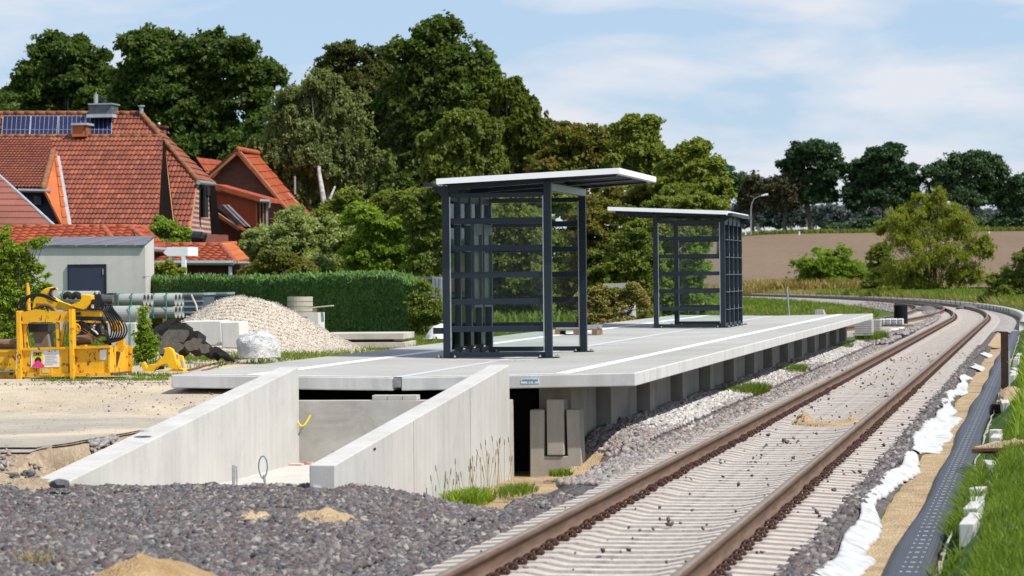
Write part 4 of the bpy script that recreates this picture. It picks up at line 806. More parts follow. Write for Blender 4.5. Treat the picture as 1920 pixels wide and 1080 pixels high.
for cx0 in (127, 143):
    pts = [W(cx0+6*math.cos(t), 559-6.5*math.sin(t), YA-.03) for t in np.linspace(-.3, 3.6, 9)]
    MB().tube(pts, [.04,.045,.05,.05,.05,.05,.045,.03,.02], 8).obj('black_claw', M_rubber, T)
poly_ext(MB(), [(176,552),(188,551),(190,560),(189,572),(183,581),(172,582),(162,580),(170,572),(177,563)], YA-.08, .22).obj('black_cover', M_rubber, T, bevel=.015)
poly_ext(MB(), [(171,571),(176,571),(176,578),(171,578)], YA-.085, .004).obj('warning_sticker', simple('sticker_red_white', (.5,.15,.1), .6, c2=(.8,.75,.7), scale=25), T)
m = MB(); m.tube([W(191,560,YA), W(212,560,YA)], .06, 10); m.obj('grey_cylinder', simple('dark_grey_metal', (.12,.125,.135), .4, .4), T)
poly_ext(MB(), [(200,550),(211,549),(214,556),(209,572),(203,574),(198,566)], YA+.05, .2).obj('black_block', M_black, T, bevel=.01)
poly_ext(MB(), [(138,583),(190,583),(190,594),(138,594)], YA, .25).obj('rotator_body', M_yel2, T, bevel=.01)
m = MB(); bar2(m, (138,597),(193,599), YA-.02, .05, .3); bar2(m, (140,588),(150,588), YA-.03, .04, .02); m.obj('black_plate', M_black, T)
m = MB(); bar2(m, (137,602),(192,604), YA-.03, .03, .3); m.obj('yellow_rail', M_yel, T)
m = MB(); c = W(140,617,YA-.08); m.tube([c,(c[0],c[1]+.12,c[2])], .088, 20); m.tube([(c[0],c[1]-.03,c[2]),c], .045, 12); m.obj('yellow_wheel', M_yel, T, bevel=.006)
m = MB(); m.tube([(c[0]+.08,c[1]+.02,c[2]), (c[0]+.08,c[1]+.2,c[2])], .12, 20); m.obj('black_wheel', M_rubber, T)
m = MB(); c = W(216,612,YA); m.tube([c,(c[0],c[1]+.1,c[2])], .085, 16); m.tube([(c[0],c[1]-.02,c[2]),c], .04, 10); m.obj('rust_wheel', M_yel, T)
poly_ext(MB(), [(152,608),(166,612),(170,628),(158,632),(150,622)], YA, .2).obj('gear_housing', M_yel, T, bevel=.01)
poly_ext(MB(), [(172,610),(186,606),(190,624),(180,634),(170,626)], YA-.02, .2).obj('valve_block', M_black, T, bevel=.01)
rr = random.Random(4)
for k in range(6): m = MB(); x = 170+rr.random()*28; y = 608+rr.random()*22; c = W(x, y, YA-.06); m.tube([c, (c[0]+.06*rr.random(), c[1], c[2]-.05*rr.random())], .018, 6); m.obj('hydraulic_fitting', M_galv if k % 2 else M_yel, T)
def hose(pts, Y, r_=.012):
    pp = [np.array(W(x, y, Y+dy)) for x, y, dy in pts]; out = []
    for i in range(len(pp)-1):
        p0, p1, p2, p3 = pp[max(i-1,0)], pp[i], pp[i+1], pp[min(i+2,len(pp)-1)]
        for t in np.linspace(0, 1, 6, endpoint=False): out.append(.5*((2*p1)+(-p0+p2)*t+(2*p0-5*p1+4*p2-p3)*t*t+(-p0+3*p1-3*p2+p3)*t**3))
    out.append(pp[-1]); MB().tube(out, r_, 6).obj('hydraulic_hose', M_rubber, T, smooth=True)
for k in range(7):
    dx = k*3.2; hose([(189+dx,570,0),(193+dx*1.1,582,-.05),(203+dx*1.4,600,-.08),(209+dx*1.5,618,-.1),(206+dx*1.3,634,-.08),(196+dx*.8,641,-.05),(186+dx*.5,640+k*.7,0)], YA-.02*k, .0125)
for k in range(3): hose([(188+4*k,600,0),(196+2*k,612,-.05),(197+3*k,626,-.1),(204+2*k,645,-.1),(206+2*k,662,-.05)], YA-.03, .011)
for k in range(3): hose([(42+4*k,584-2*k,0),(38+4*k,572,0),(44+4*k,560,-.03),(60,552+2*k,-.06),(76,551+2*k,-.08),(92,556+2*k,-.08),(108,566,-.06)], YA, .0125)
hose([(175,626,0),(190,628,-.05),(205,633,-.1),(216,641,-.05)], YA-.03, .011)
m = MB()
for a, b in (((150,618),(190,642)),((156,616),(200,648)),((110,640),(132,646))): m.tube([W(*a, YA-.15), W(*b, YA-.15)], .007, 5)
m.obj('wire_rope', M_rust, T)
poly_ext(MB(), [(218,640),(232,636),(231,648),(226,660),(216,658)], YA, .1).obj('yellow_foot', M_yel, T)
m = MB(); m.tube([W(222,660,YA), W(217,688,YA)], [.035,.022], 8); m.obj('rusty_spike', M_rust, T)
m = MB(); m.tube([W(52,530,YA+.3), W(54,582,YA+.3)], .03, 8); m.obj('lance_pipe', M_yel, T)
# yellow coupler lying on ground
YK = 46.0
T = thing('quick_coupler', 'bright yellow steel coupler lying on the ground beside the platform slab', 'machine attachment', W(310, 705, YK))
sil = [(264,682),(269,678),(272,682),(275,690),(281,683),(290,683),(298,675),(307,666),(309,657),(305,653),(316,651),(323,655),(326,662),(333,668),(340,668),(345,676),(343,680),(346,690),(351,696),(344,701),(334,694),(312,700),(288,705),(277,706),(270,698),(267,690)]
poly_ext(MB(), sil[:13]+[(331,680),(333,694),(318,690),(312,682),(304,684),(292,690),(286,700),(277,705),(270,698),(267,690)], YK, .1).obj('side_plate', M_yel2, T, bevel=.008)
poly_ext(MB(), [(277,705),(288,700),(332,690),(351,696),(344,702),(312,700),(288,706)], YK+.01, .3).obj('base_plate', M_yel2, T, bevel=.006)
poly_ext(MB(), [(328,664),(342,668),(348,692),(344,697),(334,694)], YK+.28, .08).obj('side_plate', M_yel2, T, bevel=.008)
poly_ext(MB(), [(320,660),(328,664),(334,688),(326,686)], YK+.1, .2).obj('cross_plate', M_yel, T)
m = MB(); m.tube([W(331,668,YK+.05), W(331,668,YK+.4)], .035, 10); m.tube([W(340,674,YK), W(344,690,YK)], .025, 8); m.obj('pin', M_galv, T)
poly_ext(MB(), [(292,694),(300,687),(306,686),(308,692)], YK+.09, .02).obj('shadow_slot', M_rust, T)
m = MB(); a = WZ(352,697,.48); b = WZ(452,672,.48); m.tube([a,b], .045, 5); m.obj_ = 0
lab(m.obj('rusty_rail_length', M_rust), 'loose rusty rail lying on the gravel behind the yellow coupler', 'rail')
m = MB(); a = WZ(380,697,.48); b = WZ(455,675,.48); m.tube([a,b], .035, 5); lab(m.obj('rusty_rail_length', M_rail), 'second, lighter brown loose rail beside the rusty one', 'rail')
# hut
HY = 78.; T = thing('concrete_hut', 'small light grey concrete hut with slate blue door and shallow slate roof', 'hut', W(165, 630, HY))
M_hut = concrete('hut_render', (.62,.59,.545), .08, .08, xk=3, zk=.3, speck=False); zb = .4
c00 = W(54, 463, HY); c10 = W(272, 463, HY); c11 = W(288.5, 447, HY+2.6); c01 = (c00[0]+(c11[0]-c10[0]), HY+2.6, c11[2])
m = MB(); m.hexa([(c00[0],HY,zb),(c10[0],HY,zb),(c11[0],HY+2.6,zb),(c01[0],HY+2.6,zb),c00,c10,c11,c01]); m.obj('wall', M_hut, T)
sl = NM('striped_slate', .6, 0, .3); v = sl.coord((1,1,1)); sx = sl.n('SeparateXYZ'); sl.l(v, sx.inputs[0]); q = sl.math('FRACT', sl.math('MULTIPLY', sl.math('ADD', sx.outputs[0], sl.math('MULTIPLY', sx.outputs[1], -.17)), 1.25))
sl.col(sl.mix(1., sl.ramp(q, [(0, (.10,.11,.13)), (.12, (.22,.11,.12)), (.26, (.12,.13,.155)), (.62, (.12,.13,.155)), (.66, (.26,.27,.28)), (.70, (.11,.12,.14))], 'CONSTANT'), sl.ramp(sl.noise(5, 4), [(.3, (.75,)*3), (.7, (1.15,)*3)]), 'MULTIPLY'))
m = MB(); o_ = .07; q0 = (c00[0]-o_,HY-o_,c00[2]+.005); q1 = (c10[0],HY-o_,c10[2]+.005); q2 = (c11[0],c11[1]+.05,c11[2]+.02); q3 = (c01[0]-o_,c01[1]+.05,c01[2]+.02); m.hexa([q0,q1,q2,q3]+[(x,y,z+.05) for x,y,z in (q0,q1,q2,q3)]); m.obj('roof', sl.m, T)
M_door = simple('slate_blue_door', (.035,.042,.075), .45, var=.1)
a = W(129, 498, HY-.03); b = W(197, 498, HY-.03); m = MB(); m.box(a[0], b[0], HY-.04, HY-.004, zb, a[2]); d_ = m.obj('door', M_door, T)
m = MB(); m.box(a[0]-.03, a[0], HY-.06, HY-.002, zb, a[2]+.03); m.box(b[0], b[0]+.03, HY-.06, HY-.002, zb, a[2]+.03); m.box(a[0], b[0], HY-.06, HY-.002, a[2], a[2]+.03); m.obj('door_frame', M_black, d_)
m = MB(); m.box(b[0]-.06, b[0]-.035, HY-.07, HY-.04, a[2]-.25, a[2]-.1); m.obj('hinge', M_galv, d_)
m = MB(); m.box(W(264,0,HY)[0], W(275,0,HY)[0], HY-.012, HY-.002, W(264,519,HY)[2], W(264,518,HY)[2]); m.obj('conduit', M_galv, T)
# concrete pipes on pallets
M_pipe = concrete('pipe_concrete', (.36,.365,.355), .1, .14, xk=2, zk=6); M_strap = simple('green_strap', (.06,.30,.22), .6)
def pipe_bundle(label, x0, x1, ytop, Y, rows, depth, r_, straps, dx=.0):
    zt = W(x0, ytop, Y)[2]; T = thing('pipe_bundle', label, 'concrete pipes', (W((x0+x1)/2, 0, Y)[0], Y, zt-rows*2*r_), 'strapped bundles of grey concrete pipes'); xa, xb = W(x0, 0, Y)[0], W(x1, 0, Y)[0]
    for i in range(rows):
        for j in range(depth):
            z = zt-r_-2*r_*i*.96; y = Y+r_+2*r_*j*1.02; MB().pipe((xa, y, z), (xb+dx*j, y, z), r_, r_*.78, 22).obj('pipe', M_pipe, T, smooth=False)
    for sx_ in straps:
        m = MB(); x = W(sx_, 0, Y)[0]; m.box(x-.012, x+.012, Y-.012, Y-.002, zt-rows*2*r_*.98, zt); m.box(x-.012, x+.012, Y-.012, Y+2*r_*depth, zt, zt+.01); m.obj('strap', M_strap, T)
    m = MB(); zz = zt-rows*2*r_*.97
    for k in range(int((xb-xa)/.35)+1): m.box(xa+.35*k, xa+.35*k+.07, Y-.02, Y+2*r_*depth, zz-.1, zz-.01)
    m.obj('timber', wood, T); return T
M_pipe2 = M_pipe
pipe_bundle('strapped two row bundle of grey concrete pipes nearest the dark containers', 271, 321, 550.5, 66, 2, 4, .142, (282,306), .0)
pipe_bundle('long strapped bundle of grey concrete pipes in front of the hut door', 196, 262, 551, 64, 1, 3, .135, (216,241))
pipe_bundle('pale concrete pipe lying behind the yellow rack', 100, 168, 546, 62, 1, 2, .15, (112,))
pipe_bundle('wide grey concrete pipes lying on top of the tall strapped block', 186, 256, 574, 56, 1, 2, .155, (237,))
a = W(226, 606, 54.5); b = W(254, 606, 54.5)
T = thing('strapped_block', 'tall pale concrete block strapped in green, standing on a pallet', 'concrete block', W(240, 676, 54.5)); zt = a[2]; zl = W(240, 667, 54.5)[2]
m = MB(); m.box(a[0]-.25, b[0], 54.5, 55.3, zl, zt); m.obj('block', concrete('pale_grey_block', (.48,.49,.48), .1, .1), T, bevel=.01)
m = MB(); x = W(238,0,54.5)[0]; m.box(x-.01, x+.01, 54.485, 54.495, zl, zt+.005); m.box(a[0]-.25, b[0]+.003, 54.485, 54.495, zl+.09, zl+.1); m.obj('strap', M_strap, T)
m = MB(); m.box(b[0]-.15, b[0]+.02, 54.5, 55.3, zl-.14, zl-.02); m.box(a[0]-.25, b[0]+.02, 54.5, 55.3, zl-.025, zl-.005); m.obj('pallet', wood, T)
# dark containers
def skip(label, x0, x1, xr, yt, yb, Y, mat):
    T = thing('steel_container', label, 'container', W((x0+x1)/2, yb, Y)); a = W(x0, yt, Y); b = W(x1, yt, Y); zb_ = W(x0, yb, Y)[2]; c = W(xr, yt, Y+1.0)
    m = MB(); m.hexa([(a[0],Y,zb_),(b[0],Y,zb_),(c[0],Y+1,zb_),(c[0]-(b[0]-a[0]),Y+1,zb_),(a[0],Y,a[2]),(b[0],Y,b[2]),(c[0],Y+1,b[2]),(c[0]-(b[0]-a[0]),Y+1,b[2])]); m.obj('body', mat, T)
    m = MB()
    for k in range(4): z = zb_+(a[2]-zb_)*(.15+.25*k); m.box(a[0], b[0], Y-.04, Y-.003, z-.02, z+.02)
    m.obj('rib', simple('container_rib_grey%d' % x0, (.19,.23,.27), .5), T)
    m = MB(); m.box(a[0]-.02, b[0]+.02, Y-.06, Y-.003, a[2]-.03, a[2]+.01); m.hexa([(b[0],Y,a[2]-.04),(b[0]+.03,Y,a[2]-.04),(c[0]+.03,Y+1,a[2]-.04),(c[0],Y+1,a[2]-.04),(b[0],Y,a[2]+.01),(b[0]+.03,Y,a[2]+.01),(c[0]+.03,Y+1,a[2]+.01),(c[0],Y+1,a[2]+.01)]); m.obj('rim', simple('container_rim%d' % x0, (.27,.31,.34), .5), T)
M_cont = simple('blue_grey_container', (.075,.10,.13), .5, var=.2)
skip('dark blue grey ribbed steel container in front of the hedge, left of the gravel pile', 345, 381, 402, 550, 592, 62, M_cont)
skip('second blue grey steel container, partly hidden by the gravel pile', 404, 424, 438, 549, 592, 64, M_cont)
m = MB(); m.tube([W(359,553,61), W(363,562,60.9), W(368,572,60.8), W(370,583,60.7)], .02, 6); lab(m.obj('bent_stick', simple('pale_wood', (.45,.4,.33), .8)), 'thin bent pale stick leaning against the container', 'stick')
# gravel pile
def pile(name, prof, Y, dep, mat, label, seed):
    xs = np.linspace(prof[0][0], prof[-1][0], 90); ys_ = np.interp(xs, [p[0] for p in prof], [p[1] for p in prof]); V = []; n = 34
    g = .44
    for x, y in zip(xs, ys_):
        p = W(x, y, Y); h = max(0., p[2]-g)
        for j in range(n+1):
            t = j/n*2-1; hh = h*max(0, 1-abs(t)**1.15); V.append((p[0]+.05*(float(fbm(t*4, x*.1, seed))-.5), Y+t*dep, g-.04+hh+.05*h*(float(fbm(x*.06, t*5, seed+1))-.5)))
    F = [(i*(n+1)+j, (i+1)*(n+1)+j, (i+1)*(n+1)+j+1, i*(n+1)+j+1) for i in range(len(xs)-1) for j in range(n)]
    return props(npmesh(name, V, F, mat, None, True), label, 'gravel', kind='stuff')
G_pile = groundmat('pale_gravel', (.50,.43,.35), (.60,.53,.44), 1.2, 42, .75, bd=.03)
prof = [(318,612),(350,594),(380,577),(408,561),(430,553),(455,551.5),(480,556),(500,560),(530,570),(560,585),(590,604),(620,624),(650,638),(675,652),(700,663),(712,668)]
pl = pile('gravel_pile', prof, 58, 2.6, G_pile, 'big conical pile of pale beige gravel behind the platform', 3)
r2 = np.random.RandomState(9); vv = np.array([v.co[:] for v in pl.data.vertices]); sel = vv[r2.choice(len(vv), 40000)]+r2.uniform(-.06, .06, (40000, 3))*[1,1,.3]; sel = sel[(sel[:,1] < 58.6)]
stones('pile_gravel', sel[:,0], sel[:,1], sel[:,2]-.002, .0105, S_pale, 10, 'loose pebbles covering the pale beige gravel pile', 'gravel')
# asphalt rubble
M_asph = simple('broken_asphalt', (.035,.033,.032), .95, var=.4, scale=14, bump=.03); M_asph2 = simple('dusty_asphalt_face', (.17,.15,.125), .95, var=.3, scale=10, bump=.02)
def chunk(poly, Y, th, label, mat=M_asph2, tilt=0.):
    rr_ = random.Random(int(poly[0][0])); pts = []
    for i in range(len(poly)):
        a = poly[i]; b = poly[(i+1) % len(poly)]; pts.append(W(*a, Y+tilt*(a[1]-650)))
        for t in (.33, .66): x = a[0]+(b[0]-a[0])*t+rr_.uniform(-1.4, 1.4); y = a[1]+(b[1]-a[1])*t+rr_.uniform(-1.4, 1.4); pts.append(W(x, y, Y+tilt*(y-650)))
    m = MB().prism(pts, (.05, th, -.1)); o = m.obj('asphalt_chunk', M_asph); o.data.materials.append(mat); f = [f for f in o.data.polygons if len(f.vertices) > 4]
    for q in f: q.material_index = 1
    props(o, label, 'asphalt chunk', 'broken asphalt rubble')
chunk([(296,650),(304,634),(322,637),(346,648),(334,662),(298,664)], 50.2, .2, 'grey asphalt slab leaning at the front of the rubble, above the yellow coupler')
chunk([(300,634),(316,618),(352,619),(360,622),(344,642),(322,639)], 50.6, .5, 'large brownish asphalt slab lying on top of the rubble heap')
chunk([(290,613),(322,597),(331,599),(312,616),(286,628)], 51.6, .3, 'long dark asphalt slab tilted up at the back of the rubble', M_asph)
chunk([(312,610),(348,605),(344,618),(318,619)], 51.0, .3, 'black broken asphalt lump under the tilted slab, top of the heap', M_asph)
chunk([(344,645),(362,633),(380,636),(372,656),(352,658)], 50.0, .3, 'brown asphalt piece in the middle of the rubble beside the pale block')
chunk([(368,643),(392,645),(398,660),(378,662)], 49.6, .25, 'pale asphalt sheet at the right end of the rubble')
chunk([(354,620),(372,620),(372,634),(356,634)], 50.4, .3, 'black crumbling asphalt lump at the upper right of the rubble', M_asph)
chunk([(392,652),(404,649),(424,660),(430,668),(412,668),(404,660),(396,668)], 49.2, .25, 'black torn asphalt fragment at the far right of the rubble', M_asph)
chunk([(270,632),(292,622),(298,636),(280,650)], 51.0, .3, 'dark asphalt lump half hidden by weeds at the left of the rubble', M_asph)
# pale blocks and wrapped sack
M_pb = concrete('white_concrete_block', (.66,.65,.61), .08, .1)
for pts, Y, lb_ in (([(345,602),(414,601),(417,648),(345,650)], 52.5, 'large white concrete block behind the asphalt rubble'), ([(414,604),(449,603),(451,654),(416,652)], 51.8, 'smaller stained white concrete block left of the plastic wrapped sack')):
    m = MB(); poly_ext(m, pts, Y, .6); lab(m.obj('concrete_block', M_pb, bevel=.02), lb_, 'concrete block')
n = 22; V = []; 
c0 = W(478, 666, 50); 
for i in range(n+1):
    for j in range(n*2):
        ph = math.pi/2*i/n; th = math.pi*j/n; k = 1+.16*(float(fbm(math.cos(th)*2+4, math.sin(th)*2+i*.22, 3))-.5)*2
        V.append((c0[0]+.36*k*math.cos(th)*math.cos(ph)**.45, 50.2+.36*k*math.sin(th)*math.cos(ph)**.5, c0[2]-.04+.42*k*math.sin(ph)**.8))
F = [(i*2*n+j, i*2*n+(j+1) % (2*n), (i+1)*2*n+(j+1) % (2*n), (i+1)*2*n+j) for i in range(n) for j in range(2*n)]
pw = NM('clear_plastic_wrap', .25, 0, .6); pw.col(pw.ramp(pw.noise(4, 6, .7, dist=2), [(.35, (.50,.52,.52)), (.6, (.80,.80,.79))])); pw.bump(pw.noise(7, 6, .7, dist=3), 1., .06)
lab(npmesh('wrapped_sack', V, F, pw.m, None, True), 'white bundle wrapped in shiny plastic in front of the gravel pile', 'wrapped bundle')
# manhole rings, plank, block
T = thing('manhole_rings', 'stack of three concrete manhole rings behind the gravel pile', 'manhole rings', W(550, 590, 62)); r_ = (W(574,0,62)[0]-W(527,0,62)[0])/2; cxr = (W(574,0,62)[0]+W(527,0,62)[0])/2
for k in range(4):
    z0 = W(550, 594-k*9.6, 62)[2]; MB().pipe((cxr,62.3,z0), (cxr,62.3,z0+.095), r_, r_*.8, 26).obj('ring', concrete('ring_concrete%d' % k, (.48,.44,.36), .1, .15), T)
MB().hexa([W(570,577,61.6),W(620,573,61.6),W(620,573,61.9),W(570,577,61.9),W(570,574.5,61.6),W(620,571,61.6),W(620,571,61.9),W(570,574.5,61.9)]); m = MB(); a = W(568,577,61.6); b = W(621,572,61.6)
m.hexa([(a[0],61.6,a[2]-.025),(b[0],61.6,b[2]-.025),(b[0],61.85,b[2]-.025),(a[0],61.85,a[2]-.025),(a[0],61.6,a[2]),(b[0],61.6,b[2]),(b[0],61.85,b[2]),(a[0],61.85,a[2])]); lab(m.obj('plank', simple('pale_plank', (.5,.45,.35), .8)), 'pale plank lying across wooden wedges beside the manhole rings', 'plank')
m = MB(); a = W(586,585,61.6); b = W(591,577.5,61.6); m.box(a[0], b[0]+.03, 61.6, 61.8, a[2]-.02, b[2]); lab(m.obj('wooden_wedge', wood), 'small wooden wedge under the pale plank', 'wedge')
m = MB(); a = W(576,590,61.4); b = W(596,586,61.4); m.box(a[0], b[0], 61.4, 62, .5, b[2]); lab(m.obj('white_block', M_pb), 'white block supporting the plank at the edge of the gravel pile', 'concrete block')
# concrete slabs stack
T = thing('slab_stack', 'two long pale concrete slabs stacked on timbers right of the gravel pile', 'concrete slabs', W(710, 650, 59))
for (x0, x1, yt, yb) in ((600,757,624.5,636),(600,760,641.5,652)):
    a = W(x0, yt, 59); b = W(x1, yt, 59); zb_ = W(x1, yb, 59)[2]; x2 = W(x1+20, yt, 60.6)[0]; dx_ = x2-b[0]
    m = MB(); m.hexa([(a[0],59,zb_),(b[0],59,zb_),(b[0]+dx_,60.6,zb_),(a[0]+dx_,60.6,zb_),(a[0],59,b[2]),(b[0],59,b[2]),(b[0]+dx_,60.6,b[2]),(a[0]+dx_,60.6,b[2])]); m.obj('slab', concrete('stacked_slab%d' % yt, (.50,.47,.42), .12, .12, xk=3, zk=2), T, bevel=.008)
m = MB(); a = W(640, 636, 59.2); b = W(735, 641, 59.2); m.box(a[0], b[0], 59.25, 59.4, b[2], a[2]-.002); m.obj('timber', wood, T)
# trench rubble by left wall
def rock(c, s_, seed, mat, label, cat='stone', sq=.7):
    r_ = np.random.RandomState(seed); bm = bmesh.new(); bmesh.ops.create_icosphere(bm, subdivisions=2, radius=1)
    for v in bm.verts:
        k = .72+.5*r_.rand()*(.5+.5*abs(v.co.x)); v.co = Vector((c[0]+v.co.x*s_*k*1.2, c[1]+v.co.y*s_*k, c[2]+max(-.6, v.co.z)*s_*k*sq))
    me = bpy.data.meshes.new('loose_stone'); bm.to_mesh(me); bm.free(); return lab(link('loose_stone', me, mat), label, cat)
r = np.random.RandomState(5); n = 2600; y = 27.0+7.5*r.rand(n)**1.2; x = -9.15-.35*r.rand(n)*(1+1.6*(y < 28)); k = fbm(x*2, y*1.2, 3) > .42; x, y = x[k], y[k]
stones('trench_rubble', x, y, ground_z(x, y)+.02, .03, S_mix, 77, 'broken stones and sand along the trench edge left of the ramp', 'rubble')
mound('soil_heap', W(-5,915,26.9)[0], 26.9, .02, .75, .55, .11, groundmat('brown_trench_soil', (.24,.18,.12), (.40,.31,.21), 3, 40, .4), 'brown sandy soil heap at the left edge in front of the ramp wall', 'soil', 9, 1.2, rough=.9, jag=1.5)
m = MB(); m.prism([(x,y,z-.1) for x,y,z in (W(44,868,28.2),W(84,874,28.2),W(82,888,28.2),W(66,884,28.2),W(45,880,28.2))], (.05,.12,.02)); lab(m.obj('black_box', M_black, bevel=.01), 'black plastic scrap in the trench left of the ramp wall', 'plastic scrap')
for k, (x, y, s_, lb_) in enumerate(((112,908,.085,'dark angular stone at the front tip of the left ramp wall'),(52,888,.06,'dark stone below the black plastic scrap'),(28,892,.05,'grey stone at the left picture edge'))):
    rock(WZ(x, y, .12), s_, k+3, S_dark, lb_)
a_ = np.array(W(0, 872, 28.6)); 
m = MB()
rq = random.Random(8); px_ = None
for k in range(26):
    y = 28.2+.28*k; x = -9.50+.04*rq.uniform(-1, 1)+.05*math.sin(y); z = float(ground_z(np.array([x]), np.array([y]))[0]); c = (x, y, z)
    if px_: m.hexa([(px_[0]-.5,px_[1],px_[2]-.12),(px_[0],px_[1],px_[2]-.12),(x,y,z-.12),(x-.5,y,z-.12),(px_[0]-.5,px_[1],px_[2]+.035),(px_[0],px_[1],px_[2]+.045),(x,y,z+.045),(x-.5,y,z+.035)])
    px_ = c
lab(m.obj('asphalt_edge', simple('grey_brown_asphalt', (.30,.27,.23), .95, var=.3, scale=5, bump=.01)), 'broken grey asphalt edge running along the left ramp wall', 'asphalt edge')
# ------------------------------------------------------------------ houses
TILE = {}
def tilemat(name, cols, tw, th, moss=.0):
    m = NM(name, .8, 0, .25); v = m.coord((1,1,1)); sx = m.n('SeparateXYZ'); m.l(v, sx.inputs[0])
    fx = m.math('FLOOR', m.math('DIVIDE', sx.outputs[0], tw)); fy = m.math('FLOOR', m.math('DIVIDE', sx.outputs[1], th)); cb = m.n('CombineXYZ'); m.l(fx, cb.inputs[0]); m.l(fy, cb.inputs[1])
    wn = m.n('TexWhiteNoise'); m.l(cb.outputs[0], wn.inputs[0]); c = m.ramp(wn.outputs[0], [(i/(len(cols)-1), x) for i, x in enumerate(cols)])
    c = m.mix(1., c, m.ramp(m.noise(.45, 5, .6), [(.3, (.82,.80,.80)), (.7, (1.15,1.12,1.1))]), 'MULTIPLY')
    c = m.mix(m.ramp(m.noise(2.6, 5, .7), [(.68, (0,0,0)), (.74, (moss,)*3)]), c, (.45,.25,.03)); m.col(c); return m.m
def tiled(name, pts, mat, parent, tw=.30, th=.34, wave=.04, step=.05, shape='wave'):
    """tiled plane over a planar convex polygon; pts[0]->pts[1] runs along the eave"""
    P_ = [np.array(p, float) for p in pts]; o = P_[0]; u = P_[1]-P_[0]; u /= np.linalg.norm(u)
    n = np.zeros(3)
    for i in range(len(P_)): n += np.cross(P_[i]-o, P_[(i+1) % len(P_)]-o)
    n /= np.linalg.norm(n)
    if n[1] > 0 and abs(n[2]) < .01: n = -n
    u -= n*np.dot(u, n); u /= np.linalg.norm(u); v = np.cross(n, u)
    if n[2] < 0: n = -n; v = np.cross(n, u)
    Q = [(np.dot(p-o, u), np.dot(p-o, v)) for p in P_]; ua, ub = min(q[0] for q in Q), max(q[0] for q in Q); va, vb = min(q[1] for q in Q), max(q[1] for q in Q)
    us = np.arange(math.floor(ua/tw)*tw, ub+tw, tw/5); vs = []; hs_ = []
    for k in range(math.floor(va/th), math.ceil(vb/th)+1): vs += [k*th, k*th+.012, (k+1)*th-.002]; hs_ += [0., step, .004]
    ph = (us/tw) % 1; prof_ = (wave*np.abs(np.sin(math.pi*ph))**.8) if shape == 'wave' else (np.where(ph < .12, wave, 0))
    U_, V_ = np.meshgrid(us, vs); H_ = np.array(hs_)[:, None]+prof_[None]*(1 if shape == 'wave' else 1); nx = len(us)
    me = bpy.data.meshes.new(name); bm = bmesh.new(); vl = [bm.verts.new((a, b, c)) for a, b, c in zip(U_.ravel(), V_.ravel(), H_.ravel())]
    for j in range(len(vs)-1):
        for i in range(nx-1): bm.faces.new((vl[j*nx+i], vl[j*nx+i+1], vl[(j+1)*nx+i+1], vl[(j+1)*nx+i]))
    cx0 = sum(q[0] for q in Q)/len(Q); cy0 = sum(q[1] for q in Q)/len(Q)
    for i in range(len(Q)):
        a = Q[i]; b = Q[(i+1) % len(Q)]; d = (b[0]-a[0], b[1]-a[1]); nn = Vector((d[1], -d[0], 0))
        if nn.length < 1e-6: continue
        if nn.dot(Vector((cx0-a[0], cy0-a[1], 0))) > 0: nn = -nn
        bmesh.ops.bisect_plane(bm, geom=bm.verts[:]+bm.edges[:]+bm.faces[:], plane_co=(a[0], a[1], 0), plane_no=nn, clear_outer=True)
    # underside slab
    lo = [bm.verts.new((q[0], q[1], -.06)) for q in Q]; hi = [bm.verts.new((q[0], q[1], -.005)) for q in Q]; bm.faces.new(lo[::-1]); bm.faces.new(hi)
    for i in range(len(Q)): bm.faces.new((lo[i], lo[(i+1) % len(Q)], hi[(i+1) % len(Q)], hi[i]))
    bm.to_mesh(me); bm.free(); ob = link(name, me, mat, parent); M_ = Matrix(((u[0],v[0],n[0],o[0]),(u[1],v[1],n[1],o[1]),(u[2],v[2],n[2],o[2]),(0,0,0,1)))
    if parent is not None: M_ = Matrix.Translation(Vector(tuple(-OFF[parent.name]))) @ M_
    ob.matrix_basis = M_; return ob
T_old = tilemat('old_red_pantile', [(.16,.052,.034),(.24,.072,.042),(.19,.06,.04),(.29,.095,.055),(.21,.066,.04),(.145,.055,.042)], .165, .34, .8)
T_dk = tilemat('small_dark_pantile', [(.16,.05,.03),(.22,.066,.04),(.18,.058,.038),(.14,.05,.036)], .14, .26, .2)
T_new = tilemat('bright_red_tile', [(.34,.075,.028),(.29,.062,.025),(.24,.05,.022),(.38,.095,.035)], .3, .36, .1)
T_flat = tilemat('flat_orange_tile', [(.46,.13,.04),(.40,.11,.035),(.50,.15,.05)], .9, .42, 0)
T_plain = tilemat('plain_brown_red_tile', [(.25,.095,.07),(.22,.08,.06),(.28,.11,.08)], 1.8, .42, 0)
T_shing = tilemat('orange_shingle', [(.38,.09,.04),(.32,.075,.035),(.42,.11,.05)], .22, .2, 0)
def brickmat(name, c1, c2, mort, sc=1., bw=.24, bh=.075):
    m = NM(name, .9, 0, .2); b = m.n('TexBrick'); c = m.coord((1,1,1)); sx = m.n('SeparateXYZ'); m.l(c, sx.inputs[0]); cb = m.n('CombineXYZ'); m.l(m.math('ADD', sx.outputs[0], sx.outputs[1]), cb.inputs[0]); m.l(sx.outputs[2], cb.inputs[1]); m.l(cb.outputs[0], b.inputs[0])
    b.inputs['Scale'].default_value = 1; b.inputs['Color1'].default_value = (*c1,1); b.inputs['Color2'].default_value = (*c2,1); b.inputs['Mortar'].default_value = (*mort,1)
    b.inputs['Brick Width'].default_value = bw; b.inputs['Row Height'].default_value = bh; b.inputs['Mortar Size'].default_value = .008; m.col(m.mix(1., b.outputs[0], m.ramp(m.noise(1., 4), [(.3, (.8,)*3), (.7, (1.15,)*3)]), 'MULTIPLY')); return m.m
B_red = brickmat('red_brick', (.24,.07,.045), (.17,.05,.04), (.17,.09,.07))
